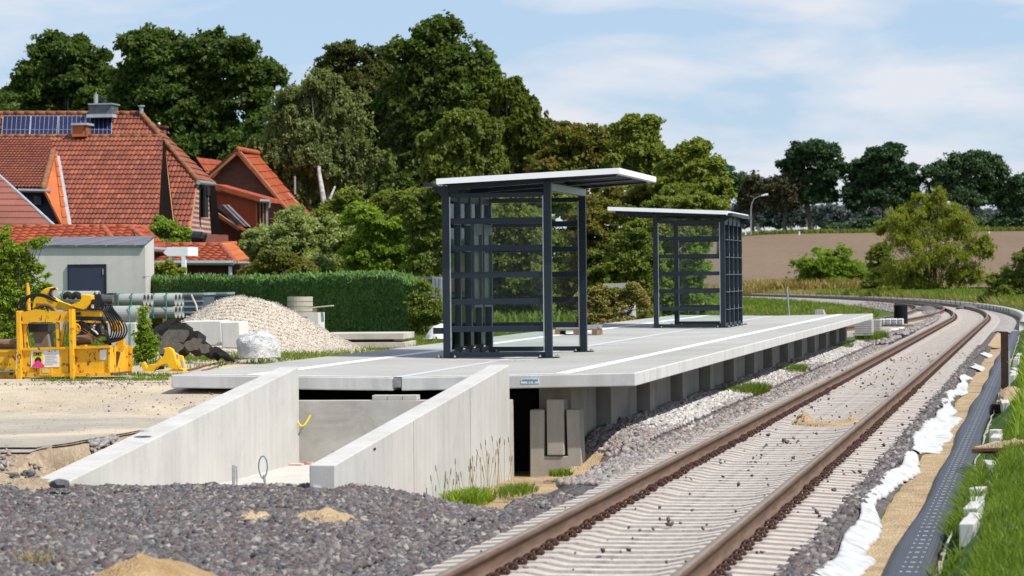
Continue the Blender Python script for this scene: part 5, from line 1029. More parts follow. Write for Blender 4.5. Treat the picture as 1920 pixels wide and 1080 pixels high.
B_mix = brickmat('banded_brick', (.30,.10,.075), (.24,.08,.06), (.45,.38,.34), bw=5, bh=.19)
B_mix.node_tree.nodes['Brick Texture'].inputs['Mortar Size'].default_value = .045
M_orboard = simple('orange_barge_board', (.42,.19,.09), .7, var=.15); M_brownb = simple('brown_soffit', (.008,.005,.004), .9, spec=.05); M_lead = simple('pale_lead_flashing', (.45,.48,.52), .5, .2); M_pan = NM('solar_cells', .3, 0, .3)
v = M_pan.coord((1,1,1)); M_pan.col(M_pan.ramp(M_pan.noise(.8, 2), [(.3, (.010,.012,.05)), (.7, (.014,.016,.065))])); M_pan = M_pan.m
def pplane(y, y0, Y0, y1, Y1): return Y0+(Y1-Y0)*(y-y0)/(y1-y0)
def ridge(m, pts, r_=.11, seg=.42):
    for i in range(len(pts)-1):
        a = np.array(pts[i]); b = np.array(pts[i+1]); L_ = np.linalg.norm(b-a); n = max(1, int(L_/seg))
        for k in range(n): m.tube([a+(b-a)*(k/n), a+(b-a)*((k+1.08)/n)], [r_*1.12, r_*.92], 9)
    return m
H = thing('red_roofed_house', 'big red brick house with steep half-hipped tiled roof and solar panels', 'house', W(200, 590, 114))
D1 = lambda y: pplane(y, 213, 118, 445, 112)
def Q1(x, y, off=0.): return W(x, y, D1(y)-off)
tiled('roof', [Q1(-90,446), Q1(353,446), Q1(370,338), Q1(265,213), Q1(-90,213)], T_old, H, .165)
hipb = W(403, 345, 121.3); tiled('hipped_roof', [Q1(370,338), hipb, Q1(265,213)], T_old, H, .165)
m = MB(); ridge(m, [Q1(-90,213,.0), Q1(265,213)]); ridge(m, [Q1(265,213,.1), Q1(370,338,.1)]); m.obj('ridge_tiles', T_new if False else simple('ridge_tile_clay', (.22,.075,.042), .85, var=.35, scale=4, c2=(.30,.13,.05)), H, smooth=True)
D2 = lambda y: pplane(y, 255, 116.0, 425, 110.8)
def Q2(x, y, off=0.): return W(x, y, D2(y)-off)
tiled('front_roof', [Q2(-90,440), Q2(296,440), Q2(305,257), Q2(-90,257)], T_old, H, .165)
m = MB(); ridge(m, [Q2(-90,256), Q2(306,256)], .09); m.obj('ridge_tiles', MATS['ridge_tile_clay'], H, smooth=True)
m = MB(); m.prism([Q2(306,262), W(327,430,112.2), W(327,460,112.2), Q2(297,440)], (.03,.1,0)); m.obj('roof_cheek', M_brownb, H)
m = MB(); m.tube([Q2(307,262,-.1), W(327,430,112.1)], .025, 5); m.obj('cheek_board', M_orboard, H)
m = MB(); a = Q1(370,342,.03); b = Q1(355,446,.03); m.prism([a, (a[0]-.1,a[1],a[2]), (b[0]-.1,b[1],b[2]), b], (0,.1,0)); m.obj('barge_board', M_orboard, H)
a = Q1(370,343,-.02); b = W(398,348,120.5); c = W(412,470,121.5); d = Q1(352,470,-.02); m = MB(); m.prism([a,b,c,d], (-.25,.1,0)); m.obj('gable_wall', B_mix, H)
m = MB(); m.prism([W(394,347,119), W(402,347,120.5), W(415,455,121), W(396,455,119)], (0,.1,0)); m.obj('side_soffit', M_brownb, H)
m = MB(); m.tube([W(372,342,114.3), W(402,345.5,121.2)], .09, 8); m.obj('gutter', M_galv, H)
m = MB()
for x in (376, 385): m.box(W(x,0,116)[0], W(x,0,116)[0]+.07, 115.4, 115.9, W(x,408,116)[2], W(x,348,116)[2])
m.box(W(378,0,116)[0], W(392,0,116)[0], 115.5, 115.9, W(0,372,116)[2], W(0,356,116)[2]); m.obj('window', M_dark, H)
# dormer
D3 = lambda y: pplane(y, 257, 115.9, 352, 111.0)
Q3 = lambda x, y: W(x, y, D3(y))
tiled('dormer_roof', [Q3(-90,352), Q3(80,352), Q3(99,285), Q3(96,262), Q3(-90,262)], T_dk, H, .14, .26)
tiled('dormer_roof', [W(118,428,109.2), W(129,428,110.7), W(109,290,115.), Q3(99,286)], T_flat, H, .9, .42, .0, .03, 'flat')
tiled('dormer_roof', [W(118,428,109.2), Q3(99,286), Q3(81,352)], T_flat, H, .9, .42, .0, .03, 'flat')
m = MB(); ridge(m, [Q3(99,284), Q3(81,353)], .12); m.obj('hip_tiles', MATS['ridge_tile_clay'], H, smooth=True)
m = MB(); a = W(106,292,114.6); b = W(126,428,110.3); m.prism([a, (a[0]+.08,a[1],a[2]), (b[0]+.15,b[1],b[2]), b], (0,.15,0)); m.obj('valley_flashing', M_lead, H)
m = MB(); m.prism([W(20,358,111.4), W(84,358,111.4), W(120,436,111), W(20,436,111)], (0,.1,0)); m.obj('dormer_wall', simple('blue_black_cladding', (.018,.02,.035), .6), H)
m = MB(); m.tube([W(34,357,110.9), W(95,358.5,110.9)], .07, 8); m.obj('dormer_gutter', M_galv, H)
m = MB(); m.box(W(58,0,111)[0], W(72,0,111)[0], 111.1, 111.2, W(0,385,111)[2], W(0,368,111)[2]); m.obj('dormer_window', simple('dim_glass', (.02,.025,.03), .1), H)
# solar panels
for k, (x0, x1) in enumerate(((5,56.5),(58,108),(110,159),(161,209))):
    p = [Q1(x0-1.5 if k < 2 else x0,252,.26), Q1(x1-1.5 if k < 2 else x1,252,.26), Q1(x1+1,217.5,.26), Q1(x0+1,217.5,.26)]
    m = MB().prism(p, (0,.04,0)); s_ = m.obj('solar_panel', M_pan, H)
    m = MB()
    def L3(a, b, w_):
        A, B = np.array(a), np.array(b); d = B-A; n_ = np.cross(d, (0,1,0)); n_ = n_/np.linalg.norm(n_)*w_/2; m.prism([A+n_, B+n_, B-n_, A-n_], (0,.02,0))
    for i in range(7): t = i/6; L3(np.array(p[0])*(1-t)+np.array(p[1])*t-[0,.02,0], np.array(p[3])*(1-t)+np.array(p[2])*t-[0,.02,0], .025 if i in (0,6) else .009)
    for t, w_ in ((0,.02),(.26,.022),(1,.025)): L3(np.array(p[0])*(1-t)+np.array(p[3])*t-[0,.03,0], np.array(p[1])*(1-t)+np.array(p[2])*t-[0,.03,0], w_)
    m.obj('panel_grid', simple('panel_grid_white%d' % k, (.34,.36,.40), .4), s_)
def boxpx(m, x0, x1, y0, y1, Y, d): m.box(W(x0,y1,Y)[0], W(x1,y1,Y)[0], Y, Y+d, W((x0+x1)/2,y1,Y)[2], W((x0+x1)/2,y0,Y)[2]); return m
c_ = boxpx(MB(), 166, 209, 195, 214, 117.3, .9).obj('chimney', simple('dark_slate_cladding', (.10,.105,.12), .6, var=.4, scale=6), H)
boxpx(MB(), 165, 210, 193.5, 196, 117.2, 1.1).obj('chimney_cap', M_galv, c_); boxpx(MB(), 162, 210, 214, 220, 116.9, .6).obj('lead_flashing', M_lead, c_)
m = MB(); m.tube([W(180,194,117.6), W(180,177,117.6)], .085, 10); m.tube([W(180,177,117.6), W(180,173,117.6)], .03, 8); m.obj('flue', M_galv, c_)
m = MB(); p = W(195,194,117.6); m.lathe(p, [(.12,0),(.12,.1),(.06,.16),(.1,.2),(.02,.27)], 12); m.obj('chimney_cowl', M_black, c_)
c_ = boxpx(MB(), 135, 157, 235, 256, 115.6, .7).obj('chimney', simple('orange_clay_cladding', (.48,.13,.04), .7), H); boxpx(MB(), 157, 162, 235, 256, 115.65, .6).obj('cladding_side', MATS['ridge_tile_clay'], c_); boxpx(MB(), 133, 163, 230.5, 234.5, 115.5, .9).obj('chimney_cap', M_lead, c_)
m = MB(); m.tube([W(265,213,117.8), W(265,201,117.8)], .08, 10); m.tube([W(265,200,117.8), W(265,197.5,117.8)], .14, 10); m.obj('vent_pipe', M_galv, H)
c_ = boxpx(MB(), 297, 307, 239, 262, 119.5, .4).obj('chimney', B_red, H); boxpx(MB(), 295, 309, 235.5, 239, 119.4, .6).obj('chimney_cap', M_rust, c_); m = MB(); m.lathe(W(298,235,119.6), [(.06,0),(.08,.06),(.03,.12)], 10); m.obj('chimney_cowl', M_galv, c_)
boxpx(MB(), -90, 352, 440, 600, 112.6, 6).obj('house_wall', B_red, H)
# foreground-left roof
H = thing('low_roof_house', 'house at the left edge with plain brown red tiles, only its sloping roof visible', 'house', W(20, 560, 106))
D4 = lambda y: pplane(y, 300, 108, 430, 104)
Q4 = lambda x, y: W(x, y, D4(y))
tiled('roof', [Q4(-90,432), Q4(112,432), Q4(0,330), Q4(-60,275), Q4(-90,275)], T_plain, H, 1.8, .42, 0., .03, 'flat')
m = MB(); m.tube([Q4(-60,275), Q4(0,330), Q4(112,432)], .05, 6); m.obj('verge_flashing', M_lead, H)
boxpx(MB(), -90, 60, 432, 600, 104.5, 4).obj('house_wall', B_red, H)
# garage row
H = thing('bungalow_wing', 'low wing with bright red hipped tile roof behind the concrete hut', 'house', W(150, 600, 98))
D5 = lambda y: pplane(y, 425, 100, 470, 97.2)
Q5 = lambda x, y: W(x, y, D5(y))
tiled('roof', [Q5(-90,478), Q5(262,466), Q5(244,428), Q5(192,427), Q5(-90,427)], T_new, H, .3, .36)
tiled('hip_roof', [Q5(262,466), W(313,468,99.5), W(270,428,100.6), Q5(244,428)], T_new, H, .3, .36)
m = MB(); ridge(m, [Q5(20,426), Q5(244,426)], .1, .45); ridge(m, [Q5(192,426), Q5(209,447)], .12); ridge(m, [Q5(242,426), W(272,428,100.6)], .1); ridge(m, [Q5(244,428), Q5(268,446)], .11); ridge(m, [W(272,430,100.6), W(312,468,99.5)], .09); m.obj('ridge_tiles', simple('bright_ridge_clay', (.36,.09,.04), .8, var=.3, scale=5), H, smooth=True)
m = MB(); m.tube([W(285,467,98.3), W(314,469,99.5)], .09, 8); m.obj('gutter', M_galv, H)
boxpx(MB(), 262, 306, 470, 600, 99.6, 3).obj('garage_wall', simple('pale_plaster', (.45,.42,.38), .9), H)
w_ = boxpx(MB(), -90, 62, 470, 600, 97.6, 3).obj('front_wall', simple('grey_plaster', (.36,.36,.36), .9), H)
for x0, x1 in ((14,37),(40,54)): f = boxpx(MB(), x0, x1, 479, 502, 97.55, .04).obj('window', simple('window_dark%d' % x0, (.03,.04,.05), .15), H); boxpx(MB(), x0-1.5, x0, 477, 504, 97.5, .08).obj('window_frame', M_trim, f)
boxpx(MB(), 0, 60, 510, 530, 97.5, .06).obj('garage_door', simple('pale_blue_grey_door', (.35,.4,.46), .6), H)
H = thing('carport', 'garage with red tiled roof and dark red wooden wall behind the hedge', 'garage', W(390, 600, 99))
D6 = lambda y: pplane(y, 460, 101, 491, 98.6)
Q6 = lambda x, y: W(x, y, D6(y))
tiled('roof', [Q6(286,491), Q6(438,491), Q6(414,461), Q6(286,461)], T_new, H, .3, .36)
tiled('hip_roof', [Q6(438,491), W(466,491,99.8), W(441,458,101.4), Q6(414,461)], T_flat, H, .9, .42, 0, .03, 'flat')
m = MB(); ridge(m, [Q6(286,459.5), Q6(414,459.5)], .09, .45); ridge(m, [Q6(414,460), Q6(440,491)], .11); ridge(m, [Q6(416,458), W(442,457,101.4)], .09); m.obj('ridge_tiles', MATS['bright_ridge_clay'], H, smooth=True)
m = MB(); m.tube([Q6(286,493), Q6(438,493)], .08, 8); m.tube([Q6(438,493), W(466,493,99.8)], .05, 8); m.obj('gutter', M_galv, H)
boxpx(MB(), 286, 432, 494, 600, 98.9, 2.5).obj('wooden_wall', simple('dark_red_wood', (.075,.012,.014), .8, var=.3, scale=3), H)
boxpx(MB(), 429, 434, 500, 560, 98.7, .12).obj('post', M_trim, H)
m = MB(); m.tube([W(362,445,101.5), W(378,446,101.5)], .22, 12); m.tube([W(378,446,101.5), W(384,448,101.5)], .2, 8); m.obj('roof_fan', M_black, H)
H = thing('white_pergola', 'white wooden pergola arch standing beside the hut', 'pergola', W(332, 560, 94))
boxpx(MB(), 313, 352, 463, 480, 94, 1.2).obj('top_board', M_trim, H); m = MB(); m.prism([W(306,474,94), W(313,466,94), W(313,479,94)], (0,1.2,0)); m.obj('top_bracket', M_trim, H)
for x0, x1, dy in ((341,348,0),(317,324,.9)): boxpx(MB(), x0, x1, 480, 560, 94+dy, .15).obj('post', M_trim, H)
# right-hand brick houses
H = thing('brick_gable_house', 'brown brick house with pointed gable and orange tiled roof left of the birch', 'house', W(490, 560, 130))
m = MB(); m.prism([W(447,286,130), W(396,337,130), W(396,560,130), W(575,560,130), W(575,430,130)], (0,.3,0)); m.obj('gable_wall', B_red, H)
rb = W(498,290,140); rr0 = W(447,280,129.6); tiled('roof', [W(573,432,129.6), W(616,416,140), rb, rr0], T_new, H, 1.2, .42, .0, .035, 'flat')
m = MB(); m.prism([rr0, W(388,334,129.6), W(388,339,129.6), W(447,287,129.6)], (0,.25,0)); m.prism([rr0, W(573,432,129.6), W(568,434,129.6), W(447,287,129.6)], (0,.2,0)); m.obj('barge_board', simple('dull_orange_board', (.36,.15,.07), .8), H)
tiled('left_roof', [W(360,352,136), W(388,332,129.6), W(447,282,129.6), W(440,283,140)], T_new, H, 1.2, .42, 0, .035, 'flat')
m = MB(); ridge(m, [rr0, rb], .12, .5); m.obj('ridge_tiles', MATS['bright_ridge_clay'], H, smooth=True)
for (a, b) in (((513,311),(542,345)),((541,363),(572,396)),((558,369),(588,399)),((567,371),(597,401))):
    m = MB(); Ya = 132.5; A = np.array(W(*a, 129.6+10*(a[0]-447-(a[1]-280)*.83)/45-.0)); B = np.array(W(*b, 129.6+10*(b[0]-447-(b[1]-280)*.83)/45)); A[1] -= .2; B[1] -= .2; m.tube([A, B], .06, 4); m.obj('roof_window_edge', M_lead, H)
m = MB(); p = W(556,352,133); m.tube([(p[0],p[1]-.3,p[2]-.3),(p[0],p[1]-.3,p[2]+.5)], .05, 6); m.obj('vent_pipe', M_galv, H)
H = thing('rear_gable_roof', 'small orange tiled roof peeping out between the two brick houses', 'house', W(390, 560, 142))
tiled('roof', [W(393,334,142), W(440,334,147), W(413,301,147), W(366,293,142)], T_new, H, 1.2, .42, 0, .035, 'flat'); m = MB(); m.prism([W(364,292,141.8), W(392,334,141.8), W(388,338,141.8), W(360,296,141.8)], (0,.2,0)); m.obj('barge_board', M_brownb, H)
boxpx(MB(), 362, 400, 330, 560, 142.5, 3).obj('house_wall', B_red, H)
H = thing('dormer_house', 'brick house with orange shingled dormer and grey roof windows in the middle', 'house', W(440, 560, 122))
m = MB(); m.prism([W(398,356,122), W(482,380,122), W(481,426,122), W(466,424,122), W(404,388,122)], (0,.3,0)); m.obj('shingled_cheek', T_shing, H)
m = MB(); m.prism([W(398,344,121.7), W(503,373,121.7), W(505,380,121.7), W(490,379,121.7), W(398,352,121.7)], (0,2.2,0)); m.obj('dormer_roof', T_new, H)
w_ = boxpx(MB(), 481, 500, 381, 426, 122.1, .3).obj('window', simple('window_violet_dark', (.06,.05,.065), .3), H)
for x in (480.5, 487, 493, 499): boxpx(MB(), x, x+1.8, 381, 426, 121.98, .1).obj('window_bar', M_orboard, w_)
m = MB(); m.tube([W(488,377,121.6), W(506,378,121.6)], .08, 8); m.tube([W(506,379,121.6), W(505,388,121.6), W(500,394,121.8), W(500,425,121.8), W(505,430,121.7)], .045, 6); m.obj('downpipe', M_galv, H)
m = MB(); m.prism([W(400,388,122.4), W(480,430,122.4), W(500,470,122.4), W(500,560,122.4), W(400,560,122.4)], (0,.3,0)); m.obj('brick_wall', B_red, H)
tiled('lower_roof', [W(404,402,121.5), W(500,452,121.5), W(492,426,125), W(404,376,125)], T_new, H, .6, .36, 0, .03, 'flat')
for k in range(4): m = MB(); m.prism([W(403+k*7,384-k*.2,121.3), W(407+k*7,384,121.3), W(449+k*7,424+k*.6,121.3), W(443+k*7,423,121.3)], (0,.08,0)); m.obj('roof_window', M_lead if k > 1 else simple('roof_window_glass%d' % k, (.05,.06,.07), .15), H)
m = MB(); m.prism([W(396,392,121.4), W(404,397,121.4), W(450,430,121.4), W(446,432,121.4), W(396,399,121.4)], (0,.3,0)); m.obj('verge_board', M_orboard, H)
# fence and gate
FY = 84.; H = thing('fence', 'long pale grey metal fence with posts behind the hedge', 'fence', W(720, 600, FY))
m = MB(); a = W(585,519,FY); b = W(815,518.5,FY); m.hexa([(a[0],FY,.5),(b[0],FY,.5),(b[0],FY+.04,.5),(a[0],FY+.04,.5),(a[0],FY,a[2]),(b[0],FY,b[2]),(b[0],FY+.04,b[2]),(a[0],FY+.04,a[2])]); m.obj('panel', simple('grey_green_fence', (.12,.155,.16), .6, var=.35, scale=1.2), H)
for x in (631, 679, 725, 772): boxpx(MB(), x-1.3, x+1.6, 516.5, 600, FY-.05, .05).obj('post', M_galv, H)
H = thing('sliding_gate', 'dark blue gate panel with three pale metal posts beside the nearer shelter', 'gate', W(790, 600, 76))
boxpx(MB(), 752, 812, 524, 562, 76, .08).obj('gate_panel', simple('dark_blue_panel', (.022,.028,.05), .5), H)
for x0, x1 in ((811,815.5),(817.5,822),(824,828)): boxpx(MB(), x0, x1, 519, 580, 75.8, .12).obj('gate_post', M_galv, H)
boxpx(MB(), 820, 832, 577, 590, 75.6, .3).obj('teal_box', simple('teal_box', (.03,.12,.11), .6), H)
p = W(818, 632, 66); mound('white_rock', p[0]+.1, 66, .62, .28, .4, .26, M_pb, 'rounded white rock beside the base of the nearer shelter', 'rock', 5, 2.2, kind=None, rough=.15, jag=.3)
# street lamp and field markers
YL = 540; H = thing('street_lamp', 'pale curved street lamp standing among the trees beyond the field', 'street lamp', W(1408, 440, YL))
m = MB(); m.tube([W(1408,441,YL), W(1408,395,YL), W(1409,384,YL), W(1413,374,YL), W(1421,369,YL), W(1430,366,YL)], [.11,.09,.08,.07,.06,.06], 8); m.obj('pole', M_galv, H)
m = MB(); m.tube([W(1428,367,YL), W(1440,364.5,YL)], [.12,.2], 8); m.obj('lamp_head', M_trim, H)
for x, lb_ in ((1499,'tiny white marker post at the field edge below the tall oak'),(1855,'tiny white marker post at the field edge at the far right'),(1398,'tiny white marker post at the foot of the street lamp')):
    m = MB(); boxpx(m, x-1.2, x+1.2, 434, 441, 545, .2); lab(m.obj('marker_post', M_trim), lb_, 'marker post', 'white marker posts at the field edge')
# ------------------------------------------------------------------ vegetation
def leaves(name, blobs, n, size, mat, parent=None, seed=0, per=14, clump=.12, droop=0., up=.4, rmin=.3, aspect=.62, lump=.25, smin=None, sub=4, stray=.09, void=.42):
    r = np.random.RandomState(seed); C_ = np.array([b[0] for b in blobs], float); R_ = np.array([b[1] for b in blobs], float)
    if sub:
        c2, r2_ = [C_], [R_*.84]
        for i in range(len(C_)):
            q = r.normal(size=(sub, 3)); q /= np.linalg.norm(q, axis=1)[:, None]; q[:,2] = np.where(q[:,2] < -.4, -q[:,2], q[:,2]); q[:,1] = np.where(r.rand(sub) < .6, -np.abs(q[:,1]), q[:,1])
            c2.append(C_[i]+q*R_[i]*(.78+.3*r.rand(sub))[:, None]); r2_.append(np.outer(.2+.26*r.rand(sub), np.full(3, 1.))*np.cbrt(R_[i].prod())*np.array([1.1, 1, .8]))
        C_ = np.concatenate(c2); R_ = np.concatenate(r2_)
    wgt = (R_[:,0]*R_[:,2])**.9; wgt /= wgt.sum(); nc = max(1, int(n//per*(1.9 if sub else 1))); bi = r.choice(len(C_), nc, p=wgt)
    d = r.normal(size=(nc, 3)); d /= np.linalg.norm(d, axis=1)[:, None]; d[:,2] = np.where(d[:,2] < -.55, -d[:,2], d[:,2])
    k = rmin+(1.02-rmin)*r.rand(nc)**.7; k = np.where(r.rand(nc) < stray, 1+.3*r.rand(nc), k); lm = 1+lump*(fbm(d[:,0]*2.3+7+bi*3.1, d[:,2]*2.3+d[:,1]*1.7+9, seed+1, 3)-.45)*2
    cc = C_[bi]+d*R_[bi]*(k*lm)[:, None]
    if sub:
        q = 1/max(.35, void*float(np.median(np.cbrt(R_[:len(blobs)].prod(1)))))
        nz = .5*fbm(cc[:,0]*q+3, cc[:,2]*q+11, seed+5, 4)+.5*fbm(cc[:,1]*q+31, cc[:,2]*q*1.1-cc[:,0]*q*.35+5, seed+6, 4)
        kp_ = nz > np.quantile(nz, .45)-.07*(r.rand(nc) < .25)+.02*(k > .9); cc = cc[kp_]; bi = bi[kp_]; d = d[kp_]; nc = len(cc)
    cr_ = clump*np.cbrt(R_[bi].prod(1))*(.6+.8*r.rand(nc)); cr_ = np.clip(cr_, size*1.8, size*6.5)
    ci = np.repeat(np.arange(nc), per); N_ = len(ci); g = r.normal(size=(N_, 3))*.55; g[:,2] *= .6
    if droop: t = r.rand(N_)**1.2; g[:,2] = g[:,2]*.5-t*droop; g[:,:2] *= (.35+.3*r.rand(nc))[ci][:, None]
    p = cc[ci]+g*cr_[ci][:, None]
    nrm = d[ci]*.35+r.normal(size=(nc, 3))[ci]*.35+r.normal(size=(N_, 3))*.6+np.array([0, 0, up]); nrm /= np.linalg.norm(nrm, axis=1)[:, None]
    a = r.normal(size=(N_, 3)); 
    if droop: a = a*.35+np.array([0, 0, -1.])
    a -= nrm*(a*nrm).sum(1)[:, None]; a /= np.linalg.norm(a, axis=1)[:, None]+1e-9; b = np.cross(nrm, a)
    s = size*(.6+.8*r.rand(N_))[:, None]; V = np.stack([p-a*s, p-b*s*aspect+a*s*.1, p+a*s, p+b*s*aspect+a*s*.1], 1).reshape(-1, 3)
    F = np.arange(N_*4).reshape(-1, 4)
    return npmesh(name, V, F, mat, parent)
def trunk_mb(base, top, r0, limbs, seed=0, m=None):
    rr = random.Random(seed); m = m or MB(); base = np.array(base, float); top = np.array(top, float); n = 7; pts = [base+(top-base)*i/n+np.array([rr.uniform(-.12,.12), rr.uniform(-.1,.1), 0])*(i > 0)*r0*3 for i in range(n+1)]
    m.tube(pts, [r0*(1.25 if i == 0 else 1-.72*i/n) for i in range(n+1)], 9)
    for q in limbs:
        q = np.array(q, float); t = rr.uniform(.35, .8); s_ = base+(top-base)*t; mid = (s_+q)/2+np.array([0, 0, -.12*np.linalg.norm(q-s_)]); L_ = r0*(1-.6*t)*.62
        m.tube([s_, mid, q], [L_, L_*.6, L_*.22], 6)
    return m
def tree(name, label, cat, D, ell, mat, n, size, tr=None, r0=.3, seed=0, bark=None, group=None, dep=1., gz_=None, top=None, **kw):
    """ell: crown lobes (cx, cy, rx, ry[, depth offset]) seen in the photo at distance D"""
    s = D*1.0/FPX; r_ = random.Random(seed+99); blobs = []
    for e in ell:
        cx, cy, rx, ry = e[:4]; off = e[4] if len(e) > 4 else r_.uniform(-.35, .35)*rx*s; c = W(cx, cy, D+off); blobs.append((c, (rx*s, rx*s*.85*dep, ry*s)))
    bx = tr if tr is not None else sum(e[0] for e in ell)/len(ell); x0 = W(bx, 520, D)[0]; z0 = float(ground_z(np.array([x0]), np.array([float(D)]))[0]) if gz_ is None else gz_
    T = thing(name, label, cat, (x0, D, z0), group)
    tz = top if top is not None else max(b[0][2] for b in blobs); hi = max(blobs, key=lambda b: b[0][2])[0]
    tp = (hi[0], D, tz); limbs = [(b[0][0]+r_.uniform(-.3,.3)*b[1][0], b[0][1]+r_.uniform(-.3,.3)*b[1][1], b[0][2]+.25*b[1][2]) for b in blobs]; limbs += [(b[0][0]+r_.uniform(-.7,.7)*b[1][0], b[0][1]-.5*b[1][1], b[0][2]+r_.uniform(-.2,.6)*b[1][2]) for b in blobs if r_.random() < .7]
    trunk_mb((x0, D, z0-.1), tp, r0, limbs, seed).obj('trunk', bark or M_bark, T, smooth=True)
    leaves('crown', blobs, int(n*2.1), size*.76, mat, T, seed, **kw); return T
big = 'big trees behind the houses'
tree('deciduous_tree', 'small dark tree cut by the left picture edge behind the solar panel roof', 'tree', 158, [(5,235,45,55),(-25,215,40,45)], L_dark, 9000, .17, seed=1, group=big)
tree('deciduous_tree', 'dark oak at the far left standing behind the chimney of the house', 'tree', 165, [(110,135,75,60),(60,165,45,50),(165,160,50,62),(120,205,95,60),(60,230,50,55),(130,100,48,32),(185,240,60,70),(60,290,60,60)], L_dark, 60000, .17, seed=2, group=big, lump=.4)
tree('deciduous_tree', 'widest dark tree, behind the roof ridge right of the chimney', 'tree', 160, [(290,110,75,52),(350,125,70,62),(430,120,62,58),(265,175,70,75),(345,200,100,85),(450,190,68,75),(400,270,90,70),(250,260,60,70),(300,85,45,24),(395,92,40,30),(480,160,42,40),(330,300,90,50)], L_dark, 92000, .18, seed=3, group=big, lump=.42)
tree('birch_tree', 'pale green birch with white trunk behind the gable house', 'birch', 138, [(590,200,62,62),(545,240,55,70),(640,240,62,80),(590,290,85,90),(520,300,48,60),(600,165,38,28),(660,320,55,70),(545,350,60,60)], L_birch, 70000, .10, tr=610, r0=.24, seed=4, bark=M_birchbark, group=big, droop=1.6, clump=.24, per=26, top=9.5)
m = MB(); 
m.tube([W(612,402,134.5), W(607,376,134.4), W(603,350,134.9), W(598,320,136), W(600,250,138)], [.15,.13,.11,.09,.04], 7); m.tube([W(609,390,134.5), W(619,372,134.5), W(628,350,135.4)], [.09,.07,.04], 7)
bt = bpy.data.objects.get('birch_tree'); m.obj('trunk', M_birchbark, bt, smooth=True)
tree('deciduous_tree', 'tall thin-topped tree between the birch and the tallest dark tree', 'tree', 152, [(650,150,52,52),(700,150,45,62),(625,150,38,45),(690,220,70,80),(640,110,32,24),(720,120,26,28),(690,300,75,80),(655,98,20,16),(745,210,40,70)], L_brown, 60000, .12, seed=5, group=big, lump=.6, clump=.11, rmin=.15, stray=.2)
tree('maple_tree', 'tallest dense dark tree with domed top in the middle of the picture', 'tree', 148, [(825,85,52,52),(800,130,62,62),(865,125,58,60),(780,190,58,75),(845,190,88,80),(905,190,48,72),(830,270,90,75),(760,260,45,70),(835,58,34,24),(890,240,60,60),(800,340,80,60)], L_maple, 98000, .17, seed=6, group=big, lump=.45)
tree('willow_tree', 'light green drooping tree on the right flank of the tallest dark tree', 'tree', 141, [(955,190,42,40),(930,240,52,62),(985,240,42,55),(950,300,72,72),(1000,300,42,58),(960,160,24,18),(930,350,70,50)], leafmat('yellow_green_leaf', [(.06,.11,.014),(.095,.155,.02),(.13,.19,.03),(.075,.12,.016)]), 56000, .12, seed=7, group=big, droop=1.4, clump=.22, per=26)
tree('willow_tree', 'olive green weeping tree in front of the tallest dark tree', 'tree', 131, [(870,250,52,45),(840,290,50,55),(905,290,45,60),(870,330,80,60),(815,330,30,45),(880,225,35,22)], L_olive, 46000, .11, seed=8, group=big, droop=1.8, clump=.24, per=26)
tree('deciduous_tree', 'dark tree in the shade behind the birch, between birch and tall dark tree', 'tree', 156, [(720,350,90,70),(600,370,90,60),(480,350,60,60),(500,270,50,60),(760,400,70,50),(420,340,60,40)], L_dark, 42000, .17, seed=9, group=big)
tree('cherry_tree', 'reddish tinged leafy tree above the roof of the nearer shelter', 'tree', 124, [(1060,275,42,38),(1115,275,45,36),(1090,320,70,55),(1040,330,48,50),(1150,320,45,50),(1100,250,40,16)], L_orange, 42000, .11, seed=10, group='leafy trees behind the shelters', lump=.4)
tree('ash_tree', 'bright green feathery tree between the two shelter roofs', 'tree', 119, [(1185,265,38,40),(1210,250,30,30),(1200,310,55,52),(1165,330,40,45),(1230,320,32,40),(1180,235,18,16),(1222,232,12,12)], L_lime, 36000, .11, seed=11, group='leafy trees behind the shelters', lump=.45, clump=.14, rmin=.3)
tree('ash_tree', 'green tree above the farther shelter with a drooping right side', 'tree', 114, [(1290,320,38,42),(1325,340,38,45),(1260,340,40,45),(1300,290,26,20),(1350,365,22,38),(1315,275,14,10),(1290,380,60,35)], L_lime, 34000, .11, seed=12, group='leafy trees behind the shelters', lump=.45, clump=.14, rmin=.3)
# shrub belt behind the hedge and shelters
sh = 'shrubs between the hedge and the trees'
def bush(label, D, ell, mat, n, size, seed, name='shrub', group=sh, **kw):
    s = D/FPX; x0 = W(sum(e[0] for e in ell)/len(ell), 520, D)[0]; z0 = float(ground_z(np.array([x0]), np.array([float(D)]))[0]); yb = 540-(z0+.3-CAMZ)/s
    low = [(e[0], (e[1]+yb)/2+6, e[2]*.95, max(12, (yb-e[1])*.55)) for e in ell if e[1]+e[3] > yb-150 and e[1] < yb-8]
    return tree(name, label, 'shrub', D, list(ell)+low, mat, int(n*(1.15+.5*len(low)/len(ell))), size*.9, r0=.05, seed=seed, group=group, top=z0+max(.5, (yb-min(e[1] for e in ell))*s*.6), **kw)
bush('large grey green sallow shrub right of the brick gable house', 108, [(560,440,60,42),(505,455,45,38),(620,450,55,48),(480,480,40,28),(560,490,95,38),(650,480,50,42)], L_grey, 42000, .085, 21, clump=.12)
bush('fresh green shrub left of the nearer shelter, above the hedge end', 106, [(700,440,45,45),(745,450,42,52),(700,490,60,38),(665,410,26,26),(770,490,36,45)], L_bright, 34000, .085, 22)
bush('reddish green shrub directly behind the hedge', 92, [(520,500,48,26),(480,508,26,18),(565,508,36,24)], L_orange, 15000, .07, 23)
bush('yellow green shrub at the left post of the nearer shelter', 98, [(790,410,36,46),(820,380,30,36),(800,470,42,52),(760,385,22,26)], L_olive, 24000, .085, 24)
